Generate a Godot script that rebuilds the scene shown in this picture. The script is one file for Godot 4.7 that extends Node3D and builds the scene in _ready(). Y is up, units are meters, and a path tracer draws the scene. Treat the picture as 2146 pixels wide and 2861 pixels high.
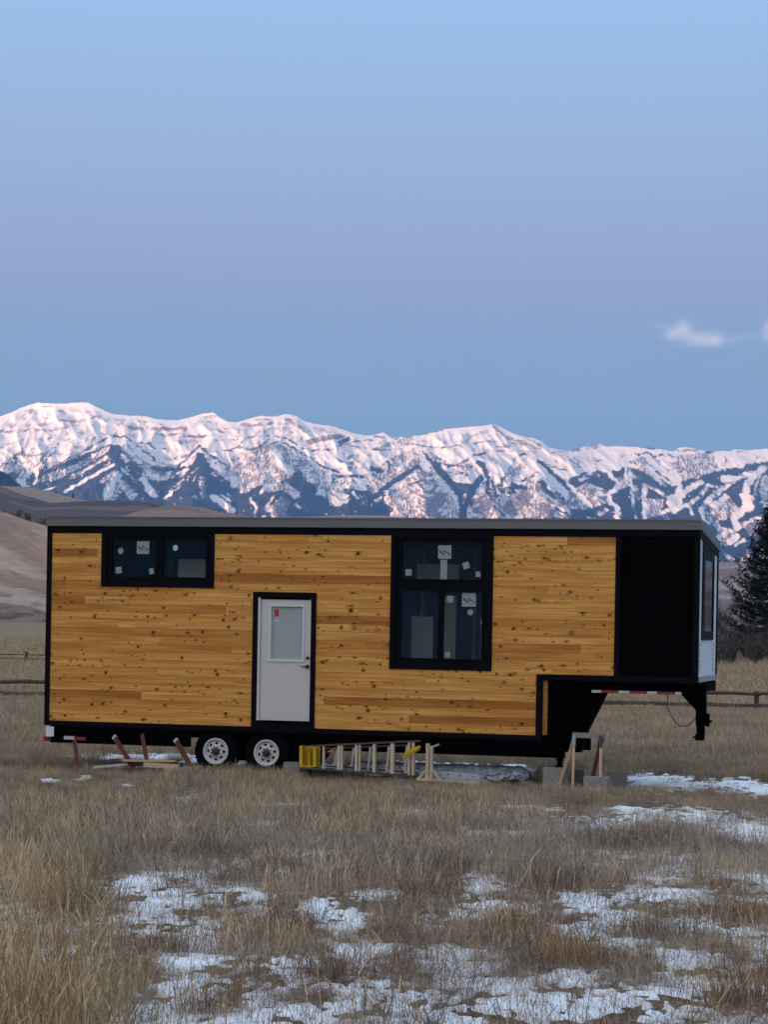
extends Node3D
# A cedar-clad tiny house on a gooseneck trailer, parked in a dry grass field with thin snow, a snowy range behind.

const EXPOSURE := 4.0
const SUN_TURN := 0.85          # the low sun stands behind the viewer and to the left
const SUN_HEIGHT := 1.2
const HOUSE_TURN := -0.2618
const HOUSE_AT := Vector3(-1.723, 0.0, -37.65)

const ORDINALS := ["nearest the house", "second from the house", "third from the house", "fourth from the house", "fifth from the house", "sixth from the house", "seventh from the house", "eighth from the house", "ninth from the house"]

var rng := RandomNumberGenerator.new()
var used := {}
var mats := {}
var rough_noise := FastNoiseLite.new()
var fine_noise := FastNoiseLite.new()
var snow_spots := []

# patches of snow: middle x, distance, half width, half depth in metres
const SNOW_A := [[-2.12, 19.74, 0.28, 1.29], [-1.7, 20.56, 0.25, 0.5], [-1.73, 17.51, 0.21, 1.47], [-1.3, 15.02, 0.18, 1.37], [-1.05, 12.51, 0.21, 1.15], [-1.72, 13.69, 0.14, 0.68], [-0.78, 11.99, 0.27, 0.53], [-2.03, 13.88, 0.08, 1.18], [-1.25, 11.76, 0.14, 0.51], [-1.6, 27.45, 0.31, 0.74], [-1.16, 25.44, 0.26, 0.73], [-0.42, 17.2, 0.2, 0.64], [-0.26, 16.38, 0.14, 0.65], [-0.11, 14.66, 0.21, 0.57], [1.06, 23.39, 0.19, 2.4], [0.9, 20.59, 0.13, 1.0], [0.0, 19.03, 0.16, 0.43], [-0.48, 23.05, 0.57, 0.73], [4.47, 27.74, 0.54, 3.34]]
const SNOW_B := [[3.09, 22.64, 0.39, 1.3], [3.53, 22.17, 0.38, 2.3], [2.48, 21.42, 0.41, 0.86], [1.94, 21.84, 0.23, 0.78], [4.68, 37.87, 0.61, 1.45], [6.13, 37.16, 0.48, 1.39], [3.61, 31.3, 0.3, 0.97], [4.37, 30.29, 0.39, 0.75], [1.94, 31.54, 0.4, 0.59], [0.88, 17.61, 0.26, 0.52], [1.73, 18.53, 0.23, 0.57], [1.92, 17.43, 0.22, 0.44], [1.46, 16.34, 0.24, 0.58], [1.61, 15.19, 0.26, 0.5], [1.89, 14.45, 0.28, 0.46], [2.02, 13.11, 0.31, 0.46], [2.59, 15.62, 0.2, 0.41], [0.43, 14.48, 0.21, 0.51], [0.52, 13.55, 0.2, 0.54]]
const SNOW_C := [[0.71, 12.94, 0.24, 0.45], [0.83, 12.02, 0.3, 0.39], [1.19, 13.21, 0.22, 0.34], [1.28, 12.25, 0.28, 0.33], [0.21, 11.94, 0.15, 0.35], [-0.09, 12.64, 0.16, 0.27], [2.37, 16.82, 0.43, 0.47], [2.49, 19.08, 0.45, 0.69], [-4.85, 36.41, 0.1, 0.41], [-5.31, 35.98, 0.12, 0.4], [-2.84, 32.47, 0.17, 0.67], [-3.88, 23.41, 0.04, 0.5], [-3.95, 35.1, 0.1, 0.29], [-1.33, 31.66, 0.39, 0.39], [1.5, 41.21, 0.52, 0.79], [0.65, 41.65, 0.35, 0.81], [2.5, 40.83, 0.26, 0.78], [-0.53, 40.29, 0.5, 0.63], [-4.24, 39.06, 0.47, 0.47]]

# ------------------------------------------------------------------ helpers
func numbered(called: String) -> String:
	if not used.has(called):
		used[called] = 0
		return called
	used[called] += 1
	return "%s_%03d" % [called, used[called]]

func tag(o: Node3D, label: String, category: String, group := "", kind := "") -> Node3D:
	o.set_meta("label", label)
	if category:
		o.set_meta("category", category)
	if group:
		o.set_meta("group", group)
	if kind:
		o.set_meta("kind", kind)
	return o

func thing(called: String, label: String, category: String, at := Vector3.ZERO, turn := 0.0, group := "") -> Node3D:
	var o := Node3D.new()
	o.name = numbered(called)
	add_child(o, true)
	o.position = at
	o.rotation.y = turn
	tag(o, label, category, group)
	return o

func mesh_node(called: String, m: Mesh, mat: Material, parent: Node3D) -> MeshInstance3D:
	var o := MeshInstance3D.new()
	o.name = called if parent != self else numbered(called)
	o.mesh = m
	o.material_override = mat
	parent.add_child(o, true)
	return o

func start() -> SurfaceTool:
	var st := SurfaceTool.new()
	st.begin(Mesh.PRIMITIVE_TRIANGLES)
	st.set_color(Color.WHITE)
	return st

func done(st: SurfaceTool, called: String, mat: Material, parent: Node3D) -> MeshInstance3D:
	return mesh_node(called, st.commit(), mat, parent)

func surface(called: String, color: Color, rough := 0.8, metal := 0.0) -> StandardMaterial3D:
	var m := StandardMaterial3D.new()
	m.resource_name = called
	m.albedo_color = color.linear_to_srgb()
	m.roughness = rough
	m.metallic = metal
	mats[called] = m
	return m

func tri(st: SurfaceTool, a: Vector3, b: Vector3, c: Vector3) -> void:
	st.set_normal((c - a).cross(b - a).normalized())
	for p in [a, b, c]:
		st.set_uv(Vector2(p.x, p.y))
		st.add_vertex(p)

# a, b, c, d run clockwise as seen from the front
func quad(st: SurfaceTool, a: Vector3, b: Vector3, c: Vector3, d: Vector3) -> void:
	var n := (c - a).cross(b - a).normalized()
	st.set_normal(n)
	var flat := absf(n.y) > 0.7
	var side := absf(n.x) > 0.7
	for p in [a, b, c, a, c, d]:
		st.set_uv(Vector2(p.x, -p.z) if flat else Vector2(p.z, p.y) if side else Vector2(p.x, p.y))
		st.add_vertex(p)

func hexa(st: SurfaceTool, p: Array) -> void:
	# p: near face bottom-left, bottom-right, top-right, top-left, then the far face likewise
	quad(st, p[0], p[3], p[2], p[1])
	quad(st, p[5], p[6], p[7], p[4])
	quad(st, p[4], p[7], p[3], p[0])
	quad(st, p[1], p[2], p[6], p[5])
	quad(st, p[3], p[7], p[6], p[2])
	quad(st, p[4], p[0], p[1], p[5])

func bx(st: SurfaceTool, a: Vector3, b: Vector3, t := Transform3D()) -> void:
	hexa(st, [t * Vector3(a.x, a.y, b.z), t * Vector3(b.x, a.y, b.z), t * Vector3(b.x, b.y, b.z), t * Vector3(a.x, b.y, b.z),
		t * Vector3(a.x, a.y, a.z), t * Vector3(b.x, a.y, a.z), t * Vector3(b.x, b.y, a.z), t * Vector3(a.x, b.y, a.z)])

# a bar of rectangular section between two points
func bar(st: SurfaceTool, a: Vector3, b: Vector3, wide: float, thick: float, up := Vector3.UP) -> void:
	var d := (b - a).normalized()
	var s := d.cross(up).normalized() if absf(d.dot(up)) < 0.99 else d.cross(Vector3.RIGHT).normalized()
	var u := s.cross(d)
	var t := Transform3D(Basis(d, u, s), a)
	bx(st, Vector3(0, -wide / 2, -thick / 2), Vector3(a.distance_to(b), wide / 2, thick / 2), t)

func tube(st: SurfaceTool, a: Vector3, b: Vector3, ra: float, rb: float, sides := 8, caps := true) -> void:
	var d := (b - a).normalized()
	var s := d.cross(Vector3.UP).normalized() if absf(d.y) < 0.95 else d.cross(Vector3.RIGHT).normalized()
	var u := s.cross(d)
	for k in sides:
		var p := s * cos(TAU * k / sides) + u * sin(TAU * k / sides)
		var q := s * cos(TAU * (k + 1) / sides) + u * sin(TAU * (k + 1) / sides)
		var v := [a + p * ra, a + q * ra, b + q * rb, b + p * rb]
		for w in [[v[0], p], [v[1], q], [v[2], q], [v[0], p], [v[2], q], [v[3], p]]:
			st.set_normal(w[1])
			st.set_uv(Vector2(float(k) / sides, w[0].y))
			st.add_vertex(w[0])
		if caps:
			tri(st, a, v[1], v[0])
			tri(st, b, v[3], v[2])

# a flat outline (x, y) given a thickness between two depths
func plate(st: SurfaceTool, pts: Array, z0: float, z1: float) -> void:
	var outline := PackedVector2Array(pts)
	if Geometry2D.is_polygon_clockwise(outline):
		outline.reverse()
	var idx := Geometry2D.triangulate_polygon(outline)
	for k in range(0, idx.size(), 3):
		var a := outline[idx[k]]
		var b := outline[idx[k + 1]]
		var c := outline[idx[k + 2]]
		if (b - a).cross(c - a) > 0.0:
			var w := b
			b = c
			c = w
		tri(st, Vector3(a.x, a.y, z1), Vector3(b.x, b.y, z1), Vector3(c.x, c.y, z1))
		tri(st, Vector3(a.x, a.y, z0), Vector3(c.x, c.y, z0), Vector3(b.x, b.y, z0))
	for k in outline.size():
		var a := outline[k]
		var b := outline[(k + 1) % outline.size()]
		quad(st, Vector3(a.x, a.y, z1), Vector3(b.x, b.y, z1), Vector3(b.x, b.y, z0), Vector3(a.x, a.y, z0))

# rings (radius, z) turned about the z axis
func lathe(st: SurfaceTool, c: Vector3, prof: Array, sides := 40) -> void:
	for k in sides:
		var a := TAU * k / sides
		var b := TAU * (k + 1) / sides
		var da := Vector3(cos(a), sin(a), 0)
		var db := Vector3(cos(b), sin(b), 0)
		for n in prof.size() - 1:
			var p: Vector2 = prof[n]
			var q: Vector2 = prof[n + 1]
			var zp := Vector3(0, 0, p.y)
			var zq := Vector3(0, 0, q.y)
			var v := [c + da * p.x + zp, c + db * p.x + zp, c + db * q.x + zq, c + da * q.x + zq]
			if (v[2] - v[0]).length() > 1e-5:
				var nn: Vector3 = (v[2] - v[0]).cross(v[1] - v[0] if p.x > 1e-5 else v[3] - v[0]).normalized()
				var out := (da * (q.y - p.y) - Vector3(0, 0, 1) * (q.x - p.x))
				if nn.dot(out) < 0.0:
					nn = -nn
				st.set_normal(nn)
				var order := [v[0], v[1], v[2], v[0], v[2], v[3]]
				if (v[2] - v[0]).cross((v[1] if p.x > 1e-5 else v[3]) - v[0]).dot(nn) * (1.0 if p.x > 1e-5 else -1.0) < 0.0:
					order.reverse()
				for w in order:
					st.set_uv(Vector2(w.x, w.y))
					st.add_vertex(w)

func pts(list: Array) -> PackedVector2Array:
	var p := PackedVector2Array()
	for k in range(0, list.size(), 2):
		p.append(Vector2(list[k], list[k + 1]))
	return p

func along(p: PackedVector2Array, x: float) -> float:
	if x <= p[0].x:
		return p[0].y
	for k in range(1, p.size()):
		if x <= p[k].x:
			return lerpf(p[k - 1].y, p[k].y, (x - p[k - 1].x) / maxf(p[k].x - p[k - 1].x, 1e-4))
	return p[p.size() - 1].y

# a sheet of nx by ny points, row by row, each row farther away
func sheet(nx: int, ny: int, pos: PackedVector3Array, col: PackedColorArray, keep := PackedByteArray()) -> ArrayMesh:
	var nor := PackedVector3Array()
	nor.resize(nx * ny)
	for j in ny:
		for i in nx:
			var dx := pos[j * nx + mini(i + 1, nx - 1)] - pos[j * nx + maxi(i - 1, 0)]
			var dz := pos[mini(j + 1, ny - 1) * nx + i] - pos[maxi(j - 1, 0) * nx + i]
			nor[j * nx + i] = dx.cross(dz).normalized()
	var idx := PackedInt32Array()
	for j in ny - 1:
		for i in nx - 1:
			var a := j * nx + i
			if keep.size() and not (keep[a] or keep[a + 1] or keep[a + nx] or keep[a + nx + 1]):
				continue
			idx.append(a)
			idx.append(a + nx)
			idx.append(a + nx + 1)
			idx.append(a)
			idx.append(a + nx + 1)
			idx.append(a + 1)
	var arrays := []
	arrays.resize(Mesh.ARRAY_MAX)
	arrays[Mesh.ARRAY_VERTEX] = pos
	arrays[Mesh.ARRAY_NORMAL] = nor
	arrays[Mesh.ARRAY_COLOR] = col
	arrays[Mesh.ARRAY_INDEX] = idx
	var m := ArrayMesh.new()
	m.add_surface_from_arrays(Mesh.PRIMITIVE_TRIANGLES, arrays)
	return m

func tinted(called: String, rough := 0.95) -> StandardMaterial3D:
	var m := surface(called, Color.WHITE, rough)
	m.vertex_color_use_as_albedo = true
	m.metallic_specular = 0.25
	return m

func noise(n_seed: int, frequency: float, octaves := 4, ridged := false) -> FastNoiseLite:
	var n := FastNoiseLite.new()
	n.seed = n_seed
	n.frequency = frequency
	n.noise_type = FastNoiseLite.TYPE_SIMPLEX_SMOOTH
	n.fractal_type = FastNoiseLite.FRACTAL_RIDGED if ridged else FastNoiseLite.FRACTAL_FBM
	n.fractal_octaves = octaves
	return n

# ------------------------------------------------------------------ camera, sky, sun
func view_and_light() -> void:
	var cam := Camera3D.new()
	cam.name = "camera"
	add_child(cam)
	cam.position = Vector3(0, 2.55, 0)
	cam.rotation_degrees.z = 1.0
	cam.projection = Camera3D.PROJECTION_FRUSTUM
	cam.near = 0.5
	cam.far = 30000.0
	cam.size = 0.5 * 2.0 * 1430.5 / 6250.0
	cam.frustum_offset = Vector2(0, 0.5 * 301.5 / 6250.0)
	cam.current = true
	var sun := DirectionalLight3D.new()
	sun.name = "low_sun"
	var to_sun := Vector3(-sin(SUN_TURN) * cos(deg_to_rad(SUN_HEIGHT)), sin(deg_to_rad(SUN_HEIGHT)), cos(SUN_TURN) * cos(deg_to_rad(SUN_HEIGHT)))
	sun.basis = Basis.looking_at(-to_sun)
	sun.light_energy = 1.3
	sun.light_color = Color(1.0, 0.78, 0.63)
	sun.light_angular_distance = 1.8
	sun.shadow_enabled = true
	add_child(sun)
	var env := Environment.new()
	env.background_mode = Environment.BG_SKY
	env.sky = Sky.new()
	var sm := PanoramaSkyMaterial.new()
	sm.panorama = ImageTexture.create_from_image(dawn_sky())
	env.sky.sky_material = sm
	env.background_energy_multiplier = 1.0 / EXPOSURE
	env.tonemap_mode = Environment.TONE_MAPPER_LINEAR
	env.tonemap_exposure = EXPOSURE
	env.sdfgi_enabled = true
	env.ssao_enabled = true
	env.ssil_enabled = true
	env.fog_enabled = true
	env.fog_mode = Environment.FOG_MODE_EXPONENTIAL
	env.fog_density = 0.000065
	env.fog_light_color = Color(0.5, 0.72, 1.0)
	var we := WorldEnvironment.new()
	we.name = "dawn_air"
	we.environment = env
	add_child(we)

func sky_at(height: float) -> Vector3:
	# height in degrees; shades of the sky from the shadow of the earth, through the pink belt, to the blue above
	var stops := [[-90.0, 118, 132, 150], [-1.0, 140, 172, 204], [4.0, 147, 179, 207], [5.96, 148, 179, 208], [6.7, 148, 178, 209], [7.6, 153, 176, 210], [8.5, 160, 175, 211], [9.4, 164, 179, 216], [10.6, 164, 185, 222], [11.9, 166, 191, 226],
		[12.9, 165, 193, 230], [13.9, 165, 197, 236], [15.4, 165, 202, 245], [20.0, 180, 212, 250], [35.0, 214, 232, 255], [60.0, 232, 243, 255], [90.0, 232, 243, 255]]
	for k in range(1, stops.size()):
		if height <= stops[k][0]:
			var f: float = (height - stops[k - 1][0]) / (stops[k][0] - stops[k - 1][0])
			var a := Color8(stops[k - 1][1], stops[k - 1][2], stops[k - 1][3]).srgb_to_linear()
			var b := Color8(stops[k][1], stops[k][2], stops[k][3]).srgb_to_linear()
			return Vector3(lerpf(a.r, b.r, f), lerpf(a.g, b.g, f), lerpf(a.b, b.b, f))
	return Vector3.ONE

func dawn_sky() -> Image:
	var w := 128
	var h := 1024
	var im := Image.create(w, h, false, Image.FORMAT_RGBAF)
	for j in h:
		var e := 90.0 - 180.0 * (j + 0.5) / h
		var c := sky_at(e)
		for i in w:
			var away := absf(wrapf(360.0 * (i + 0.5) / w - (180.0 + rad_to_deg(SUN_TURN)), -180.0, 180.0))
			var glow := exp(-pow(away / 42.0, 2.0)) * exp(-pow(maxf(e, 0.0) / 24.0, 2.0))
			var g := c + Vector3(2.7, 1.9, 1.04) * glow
			im.set_pixel(i, j, Color(g.x, g.y, g.z, 1.0))
	im.resize(4096, 2048, Image.INTERPOLATE_BILINEAR)
	# the small cloud low over the range: azimuth, height, half width, half height in degrees, and how thick
	var lobes := [[7.34, 7.42, 0.22, 0.12, 0.62], [7.52, 7.55, 0.17, 0.12, 0.6], [7.22, 7.30, 0.20, 0.11, 0.5], [7.60, 7.34, 0.20, 0.13, 0.5], [7.85, 7.25, 0.22, 0.13, 0.5], [8.05, 7.30, 0.17, 0.11, 0.4], [8.32, 7.22, 0.19, 0.14, 0.72], [8.18, 7.12, 0.3, 0.09, 0.4], [7.8, 7.14, 0.35, 0.08, 0.35], [8.75, 7.22, 0.3, 0.07, 0.2], [6.95, 7.55, 0.2, 0.08, 0.16],
		[9.25, 7.32, 0.22, 0.07, 0.16], [9.64, 7.52, 0.11, 0.17, 0.6], [9.60, 7.28, 0.09, 0.11, 0.5], [9.9, 7.4, 0.24, 0.22, 0.6], [10.6, 7.3, 0.5, 0.25, 0.45]]
	var n := noise(5, 0.55, 3)
	for y in range(1930 / 2 - 35, 1930 / 2 + 20):
		for x in range(65, 140):
			var az := 360.0 * (x + 0.5) / 4096.0
			var e := 90.0 - 180.0 * (y + 0.5) / 2048.0
			var clear := 1.0
			for l in lobes:
				var d := pow((az - l[0]) / l[2], 2.0) + pow((e - l[1]) / l[3], 2.0)
				clear *= 1.0 - l[4] * exp(-d * 1.1) * clampf(1.0 + 0.5 * n.get_noise_2d(x * 1.0, y * 1.0), 0.0, 1.0)
			var old := im.get_pixel(x, y)
			var f := 1.0 - clear
			im.set_pixel(x, y, Color(lerpf(old.r, 0.92, f), lerpf(old.g, 0.87, f), lerpf(old.b, 0.95, f), 1.0))
	return im

# ------------------------------------------------------------------ ground, snow, hills
func ground_y(x: float, away: float) -> float:
	var y := -0.12
	if away < 33.0:
		y += pow(minf(1.0 - away / 33.0, 1.1), 1.25)
	if away > 48.0:
		y -= minf(0.22, (away - 48.0) / 30.0 * 0.22)
	var calm := clampf(absf(away - 38.0) / 6.0 - 0.4, 0.0, 1.0)
	y += rough_noise.get_noise_2d(x, away) * 0.07 * calm
	return y

func snow_at(x: float, away: float) -> float:
	var best := -1.0
	for s in snow_spots:
		var dx: float = (x - s[0]) / s[2]
		if absf(dx) > 2.1:
			continue
		var dz: float = (away - s[1]) / s[3]
		if absf(dz) > 2.1:
			continue
		best = maxf(best, 1.3 - sqrt(dx * dx + dz * dz))
	if away < 31.0:
		best = maxf(best, rough_noise.get_noise_2d(x * 2.2 + 90.0, away * 0.9) * 1.7 - 0.38)
	if absf(x) > 0.18 * away + 0.3 or away < 11.0:
		best = maxf(best, rough_noise.get_noise_2d(x * 0.8 + 50.0, away * 0.8) * 1.6 - 0.35)
	return best

func tilth(x: float, away: float) -> Color:
	# matted dry grass and soil, from the near field to the far plain
	var n := rough_noise.get_noise_2d(x * 0.7, away * 0.7)
	var f := fine_noise.get_noise_2d(x * 3.0, away * 3.0)
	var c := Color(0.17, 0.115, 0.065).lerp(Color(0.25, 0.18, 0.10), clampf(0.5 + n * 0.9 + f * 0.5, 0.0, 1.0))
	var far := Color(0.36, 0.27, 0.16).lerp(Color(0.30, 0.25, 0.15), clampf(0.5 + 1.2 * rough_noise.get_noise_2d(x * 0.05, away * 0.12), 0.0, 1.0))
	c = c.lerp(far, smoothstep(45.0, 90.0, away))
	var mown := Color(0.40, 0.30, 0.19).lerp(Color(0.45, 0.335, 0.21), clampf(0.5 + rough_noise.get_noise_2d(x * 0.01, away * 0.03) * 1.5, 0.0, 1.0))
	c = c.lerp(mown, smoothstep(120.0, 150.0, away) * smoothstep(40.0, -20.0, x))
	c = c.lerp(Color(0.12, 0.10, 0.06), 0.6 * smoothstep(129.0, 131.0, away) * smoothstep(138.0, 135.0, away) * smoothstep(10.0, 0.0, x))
	return c

func build_ground() -> void:
	rough_noise = noise(11, 0.22, 4)
	fine_noise = noise(12, 0.5, 3)
	var nx := 420
	var nz := 520
	var pos := PackedVector3Array()
	var col := PackedColorArray()
	for j in nz:
		var t := lerpf(-asinh(4500.0 / 7.0), asinh(12500.0 / 7.0), j / (nz - 1.0))
		var away := 20.0 + 7.0 * sinh(t)
		for i in nx:
			var x := 5.0 * sinh(lerpf(-1.0, 1.0, i / (nx - 1.0)) * asinh(6500.0 / 5.0))
			pos.append(Vector3(x, ground_y(x, away), -away))
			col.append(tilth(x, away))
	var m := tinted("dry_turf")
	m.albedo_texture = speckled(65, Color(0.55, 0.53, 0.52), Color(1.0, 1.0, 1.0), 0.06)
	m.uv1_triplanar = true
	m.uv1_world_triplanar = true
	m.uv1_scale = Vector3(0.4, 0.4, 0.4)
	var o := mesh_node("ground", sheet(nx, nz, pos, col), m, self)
	tag(o, "dry grass field running back to the foot of the hills", "", "", "structure")

func build_snow() -> void:
	snow_spots = SNOW_A + SNOW_B + SNOW_C + [[-4.3, 42.3, 1.1, 0.7], [-3.0, 41.2, 0.5, 0.5]]
	# a thin crust: it lies a few centimetres thick inside a patch and dips under the turf at its ragged edge
	var ragged := noise(31, 3.2, 3)
	var pock := noise(32, 8.5, 2)
	var m := surface("old_snow", Color(0.82, 0.88, 0.96), 0.75)
	m.subsurf_scatter_enabled = false
	var holder := thing("snow", "thin ragged patches of old snow lying between the grass tufts", "snow")
	holder.set_meta("kind", "stuff")
	for zone in [[8.0, 19.0, 0.026, 0.045], [19.0, 29.0, 0.04, 0.08], [29.0, 46.0, 0.07, 0.13]]:
		var half: float = zone[1] * 0.26 + 1.5
		var nx := int(2.0 * half / zone[2])
		var nz := int((zone[1] - zone[0]) / zone[3]) + 1
		var pos := PackedVector3Array()
		var col := PackedColorArray()
		var keep := PackedByteArray()
		for j in nz:
			var away: float = zone[0] + (zone[1] - zone[0]) * j / (nz - 1)
			for i in nx:
				var x := lerpf(-half, half, i / (nx - 1.0))
				var s := snow_at(x, away)
				var y := ground_y(x, away)
				if s < -0.7:
					pos.append(Vector3(x, y - 0.05, -away))
					keep.append(0)
				else:
					s = s * 0.85 - 0.06 + ragged.get_noise_2d(x, away * 0.42) * 1.35 + pock.get_noise_2d(x, away * 0.4) * 1.1
					pos.append(Vector3(x, y + clampf(s * 0.07, -0.03, 0.016) + 0.006 * pock.get_noise_2d(x * 0.6, away * 0.6), -away))
					keep.append(1 if s > -0.2 else 0)
				col.append(Color.WHITE)
		mesh_node("snow_crust", sheet(nx, nz, pos, col, keep), m, holder).set_meta("kind", "stuff")

func hill(called: String, label: String, crest: PackedVector2Array, away: float, run: float, foot: float, colors: Array, n_seed: int, margin := 300.0) -> void:
	var n := noise(n_seed, 0.004 * 1000.0 / away, 4)
	var patchy := noise(n_seed + 1, 0.012 * 1000.0 / away, 4)
	var x0 := crest[0].x - margin
	var x1 := crest[crest.size() - 1].x + margin
	var nx := 420
	var nt := 120
	var specks := noise(n_seed + 2, 0.09 * 1000.0 / away, 3)
	var pos := PackedVector3Array()
	var col := PackedColorArray()
	for j in nt:
		var t := j / (nt - 20.0)
		for i in nx:
			var x := lerpf(x0, x1, i / (nx - 1.0))
			var top := along(crest, x)
			if x < crest[0].x:
				top = lerpf(top, foot, smoothstep(0.0, 1.0, (crest[0].x - x) / margin) * 0.5)
			elif x > crest[crest.size() - 1].x:
				top = lerpf(top, foot, smoothstep(0.0, 1.0, (x - crest[crest.size() - 1].x) / margin))
			var up := t
			var z := away - run * (1.0 - t)
			var y := 0.0
			if t <= 1.0:
				up = lerpf(t, smoothstep(0.0, 1.0, t), 0.6)
				y = lerpf(foot, top, up) + n.get_noise_2d(x, z) * (top - foot) * 0.22 * (1.0 - t) * t * 4.0
			else:
				z = away + run * (t - 1.0) * 3.0
				y = lerpf(top, foot, minf(1.0, (t - 1.0) * 4.3))
			pos.append(Vector3(x, y, -z))
			var p := clampf(0.5 + patchy.get_noise_2d(x, z * 0.6) * 1.1, 0.0, 1.0)
			var c: Color = (colors[0] as Color).lerp(colors[1], smoothstep(0.3, 0.75, t))
			c = c.lerp(colors[2], smoothstep(0.5, 0.85, p) * 0.8)
			if colors.size() > 3:
				c = c.lerp(colors[3], smoothstep(0.56, 0.66, patchy.get_noise_2d(x * 0.6 + 900.0, z * 1.8) + 0.5) * 0.7)
			c *= 1.0 - 0.55 * smoothstep(0.1, 0.4, specks.get_noise_2d(x, z * 0.7)) * smoothstep(0.62, 0.2, t) - 0.12 * clampf(specks.get_noise_2d(x * 0.5 + 70.0, z * 0.4) + 0.1, 0.0, 1.0)
			col.append(c)
	var o := mesh_node(called, sheet(nx, nt, pos, col), mats["hillside"], self)
	tag(o, label, "", "", "structure")

func build_hills() -> void:
	var cover_tex := speckled(64, Color(0.78, 0.76, 0.76), Color(1.0, 1.0, 1.0), 0.03)
	var hm := tinted("hillside")
	hm.albedo_texture = cover_tex
	hm.uv1_triplanar = true
	hm.uv1_world_triplanar = true
	hm.uv1_scale = Vector3(0.021, 0.034, 0.021)
	hill("forested_ridge", "blue forested ridge at the far left foot of the range", pts([-1500, 600, -1116, 417, -982, 370, -899, 334, -882, 326, -865, 312, -848, 296, -806, 265, -730, 233, -600, 120]), 5200, 1500, -5,
		[Color(0.05, 0.06, 0.06), Color(0.05, 0.06, 0.065), Color(0.03, 0.04, 0.04)], 71)
	hill("far_bench", "low pale bench of land showing just above the roof", pts([-420, 120, -334, 127, -290, 153, -212, 159, -116, 162, -78, 165, -10, 166, 40, 163, 181, 150, 349, 133]), 3500, 1400, -5,
		[Color(0.36, 0.27, 0.2), Color(0.42, 0.31, 0.23), Color(0.3, 0.22, 0.17)], 72)
	hill("right_bench", "pinkish sagebrush slope behind the evergreen at right", pts([168, 65, 280, 73, 414, 81, 441, 84, 479, 84, 616, 84, 900, 90]), 2800, 1600, -5,
		[Color(0.2, 0.15, 0.12), Color(0.4, 0.27, 0.22), Color(0.26, 0.19, 0.16), Color(0.5, 0.42, 0.38)], 73)
	hill("tan_ridge_strip", "pale upper strip of the left hills below the snow", pts([-900, 190, -579, 162, -440, 154, -425, 152, -408, 150, -384, 145, -376, 142, -354, 139, -323, 123, -284, 98]), 2700, 900, -5,
		[Color(0.3, 0.22, 0.17), Color(0.4, 0.29, 0.22), Color(0.3, 0.22, 0.18)], 74)
	hill("purple_hill", "dark purplish brown hill in the middle distance at left", pts([-700, 135, -407, 116, -328, 110, -308, 103, -285, 97, -270, 98, -256, 99, -237, 100, -220, 100, -197, 99, -170, 93, -145, 87, -115, 71, -80, 40]), 1900, 700, -3,
		[Color(0.13, 0.095, 0.09), Color(0.13, 0.095, 0.09), Color(0.1, 0.075, 0.075), Color(0.24, 0.18, 0.16)], 75, 200)
	hill("tan_hill", "low tan hill whose crest shows above the roof at left", pts([-230, 40, -198, 55, -178, 68, -162, 74, -145, 77, -137, 77, -123, 76, -115, 74, -102, 72, -89, 70, -67, 62, -40, 30]), 1500, 500, -3,
		[Color(0.24, 0.17, 0.13), Color(0.34, 0.24, 0.18), Color(0.24, 0.17, 0.14)], 76, 150)
	hill("near_hill", "bare tan hillside rising behind the left end of the house", pts([-330, 66, -260, 58, -204, 54, -164, 46, -158, 44, -152, 42, -144, 40, -133, 35, -118, 27, -99, 15, -72, 1]), 950, 240, -1.2,
		[Color(0.28, 0.195, 0.14), Color(0.50, 0.33, 0.225), Color(0.36, 0.25, 0.18), Color(0.6, 0.46, 0.37)], 77, 120)
	# unseen ridge, added behind the viewer to keep sun off valley and lower slopes
	var crest := PackedVector2Array()
	var n := noise(78, 0.0006, 3)
	for k in 60:
		var x := -6000.0 + 12000.0 * k / 59.0
		crest.append(Vector2(x, 500.0 + 40.0 * n.get_noise_1d(x)))
	hill("added_shade_ridge", "unseen long ridge added behind the viewer to shade the valley from the sun", crest, 2500, 1200, -5, [Color(0.2, 0.16, 0.12), Color(0.24, 0.18, 0.13), Color(0.1, 0.1, 0.08)], 79, 1200)
	var ridge := get_node("added_shade_ridge") as Node3D
	ridge.rotation.y = PI - SUN_TURN

# ------------------------------------------------------------------ the snowy range
const RANGE_FOOT := 60.0
var range_sky: PackedVector2Array
var range_nx := 1715
var range_nt := 290
var range_x0 := -3000.0
var range_dx := 3.5
var range_pos := PackedVector3Array()
var range_col := PackedColorArray()
var range_top := PackedFloat32Array()
var range_n := []
var range_warp := PackedVector2Array()

func cover(kind: String, k: int) -> Color:
	var fine: float = range_n[2][k]
	var mid: float = range_n[3][k]
	var snow := Color(0.88, 0.83, 0.83)
	var trees := Color(0.02, 0.028, 0.036).lerp(Color(0.045, 0.05, 0.06), clampf(0.5 + fine, 0.0, 1.0))
	match kind:
		"snow":
			return snow.lerp(Color(0.5, 0.45, 0.45), clampf(fine * 2.2 - 0.75, 0.0, 0.6))
		"forest":
			return trees.lerp(snow, smoothstep(0.6, 0.75, fine * 0.5 + mid * 0.7) * 0.8)
		"mixed":
			var f := float(range_n[1][k]) * 0.75 + fine * 0.35 + mid * 0.4
			return Color(0.17, 0.15, 0.165).lerp(Color(0.36, 0.315, 0.325), smoothstep(-0.4, 0.0, f)).lerp(snow, smoothstep(-0.08, 0.3, f) * 0.88)
		"bare":
			return Color(0.15, 0.14, 0.165).lerp(Color(0.42, 0.38, 0.39), clampf(fine * 1.4, 0.0, 0.7))
	return Color(0.25, 0.17, 0.145).lerp(Color(0.66, 0.57, 0.54), smoothstep(0.15, 0.7, fine + 0.5 * mid))

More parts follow.
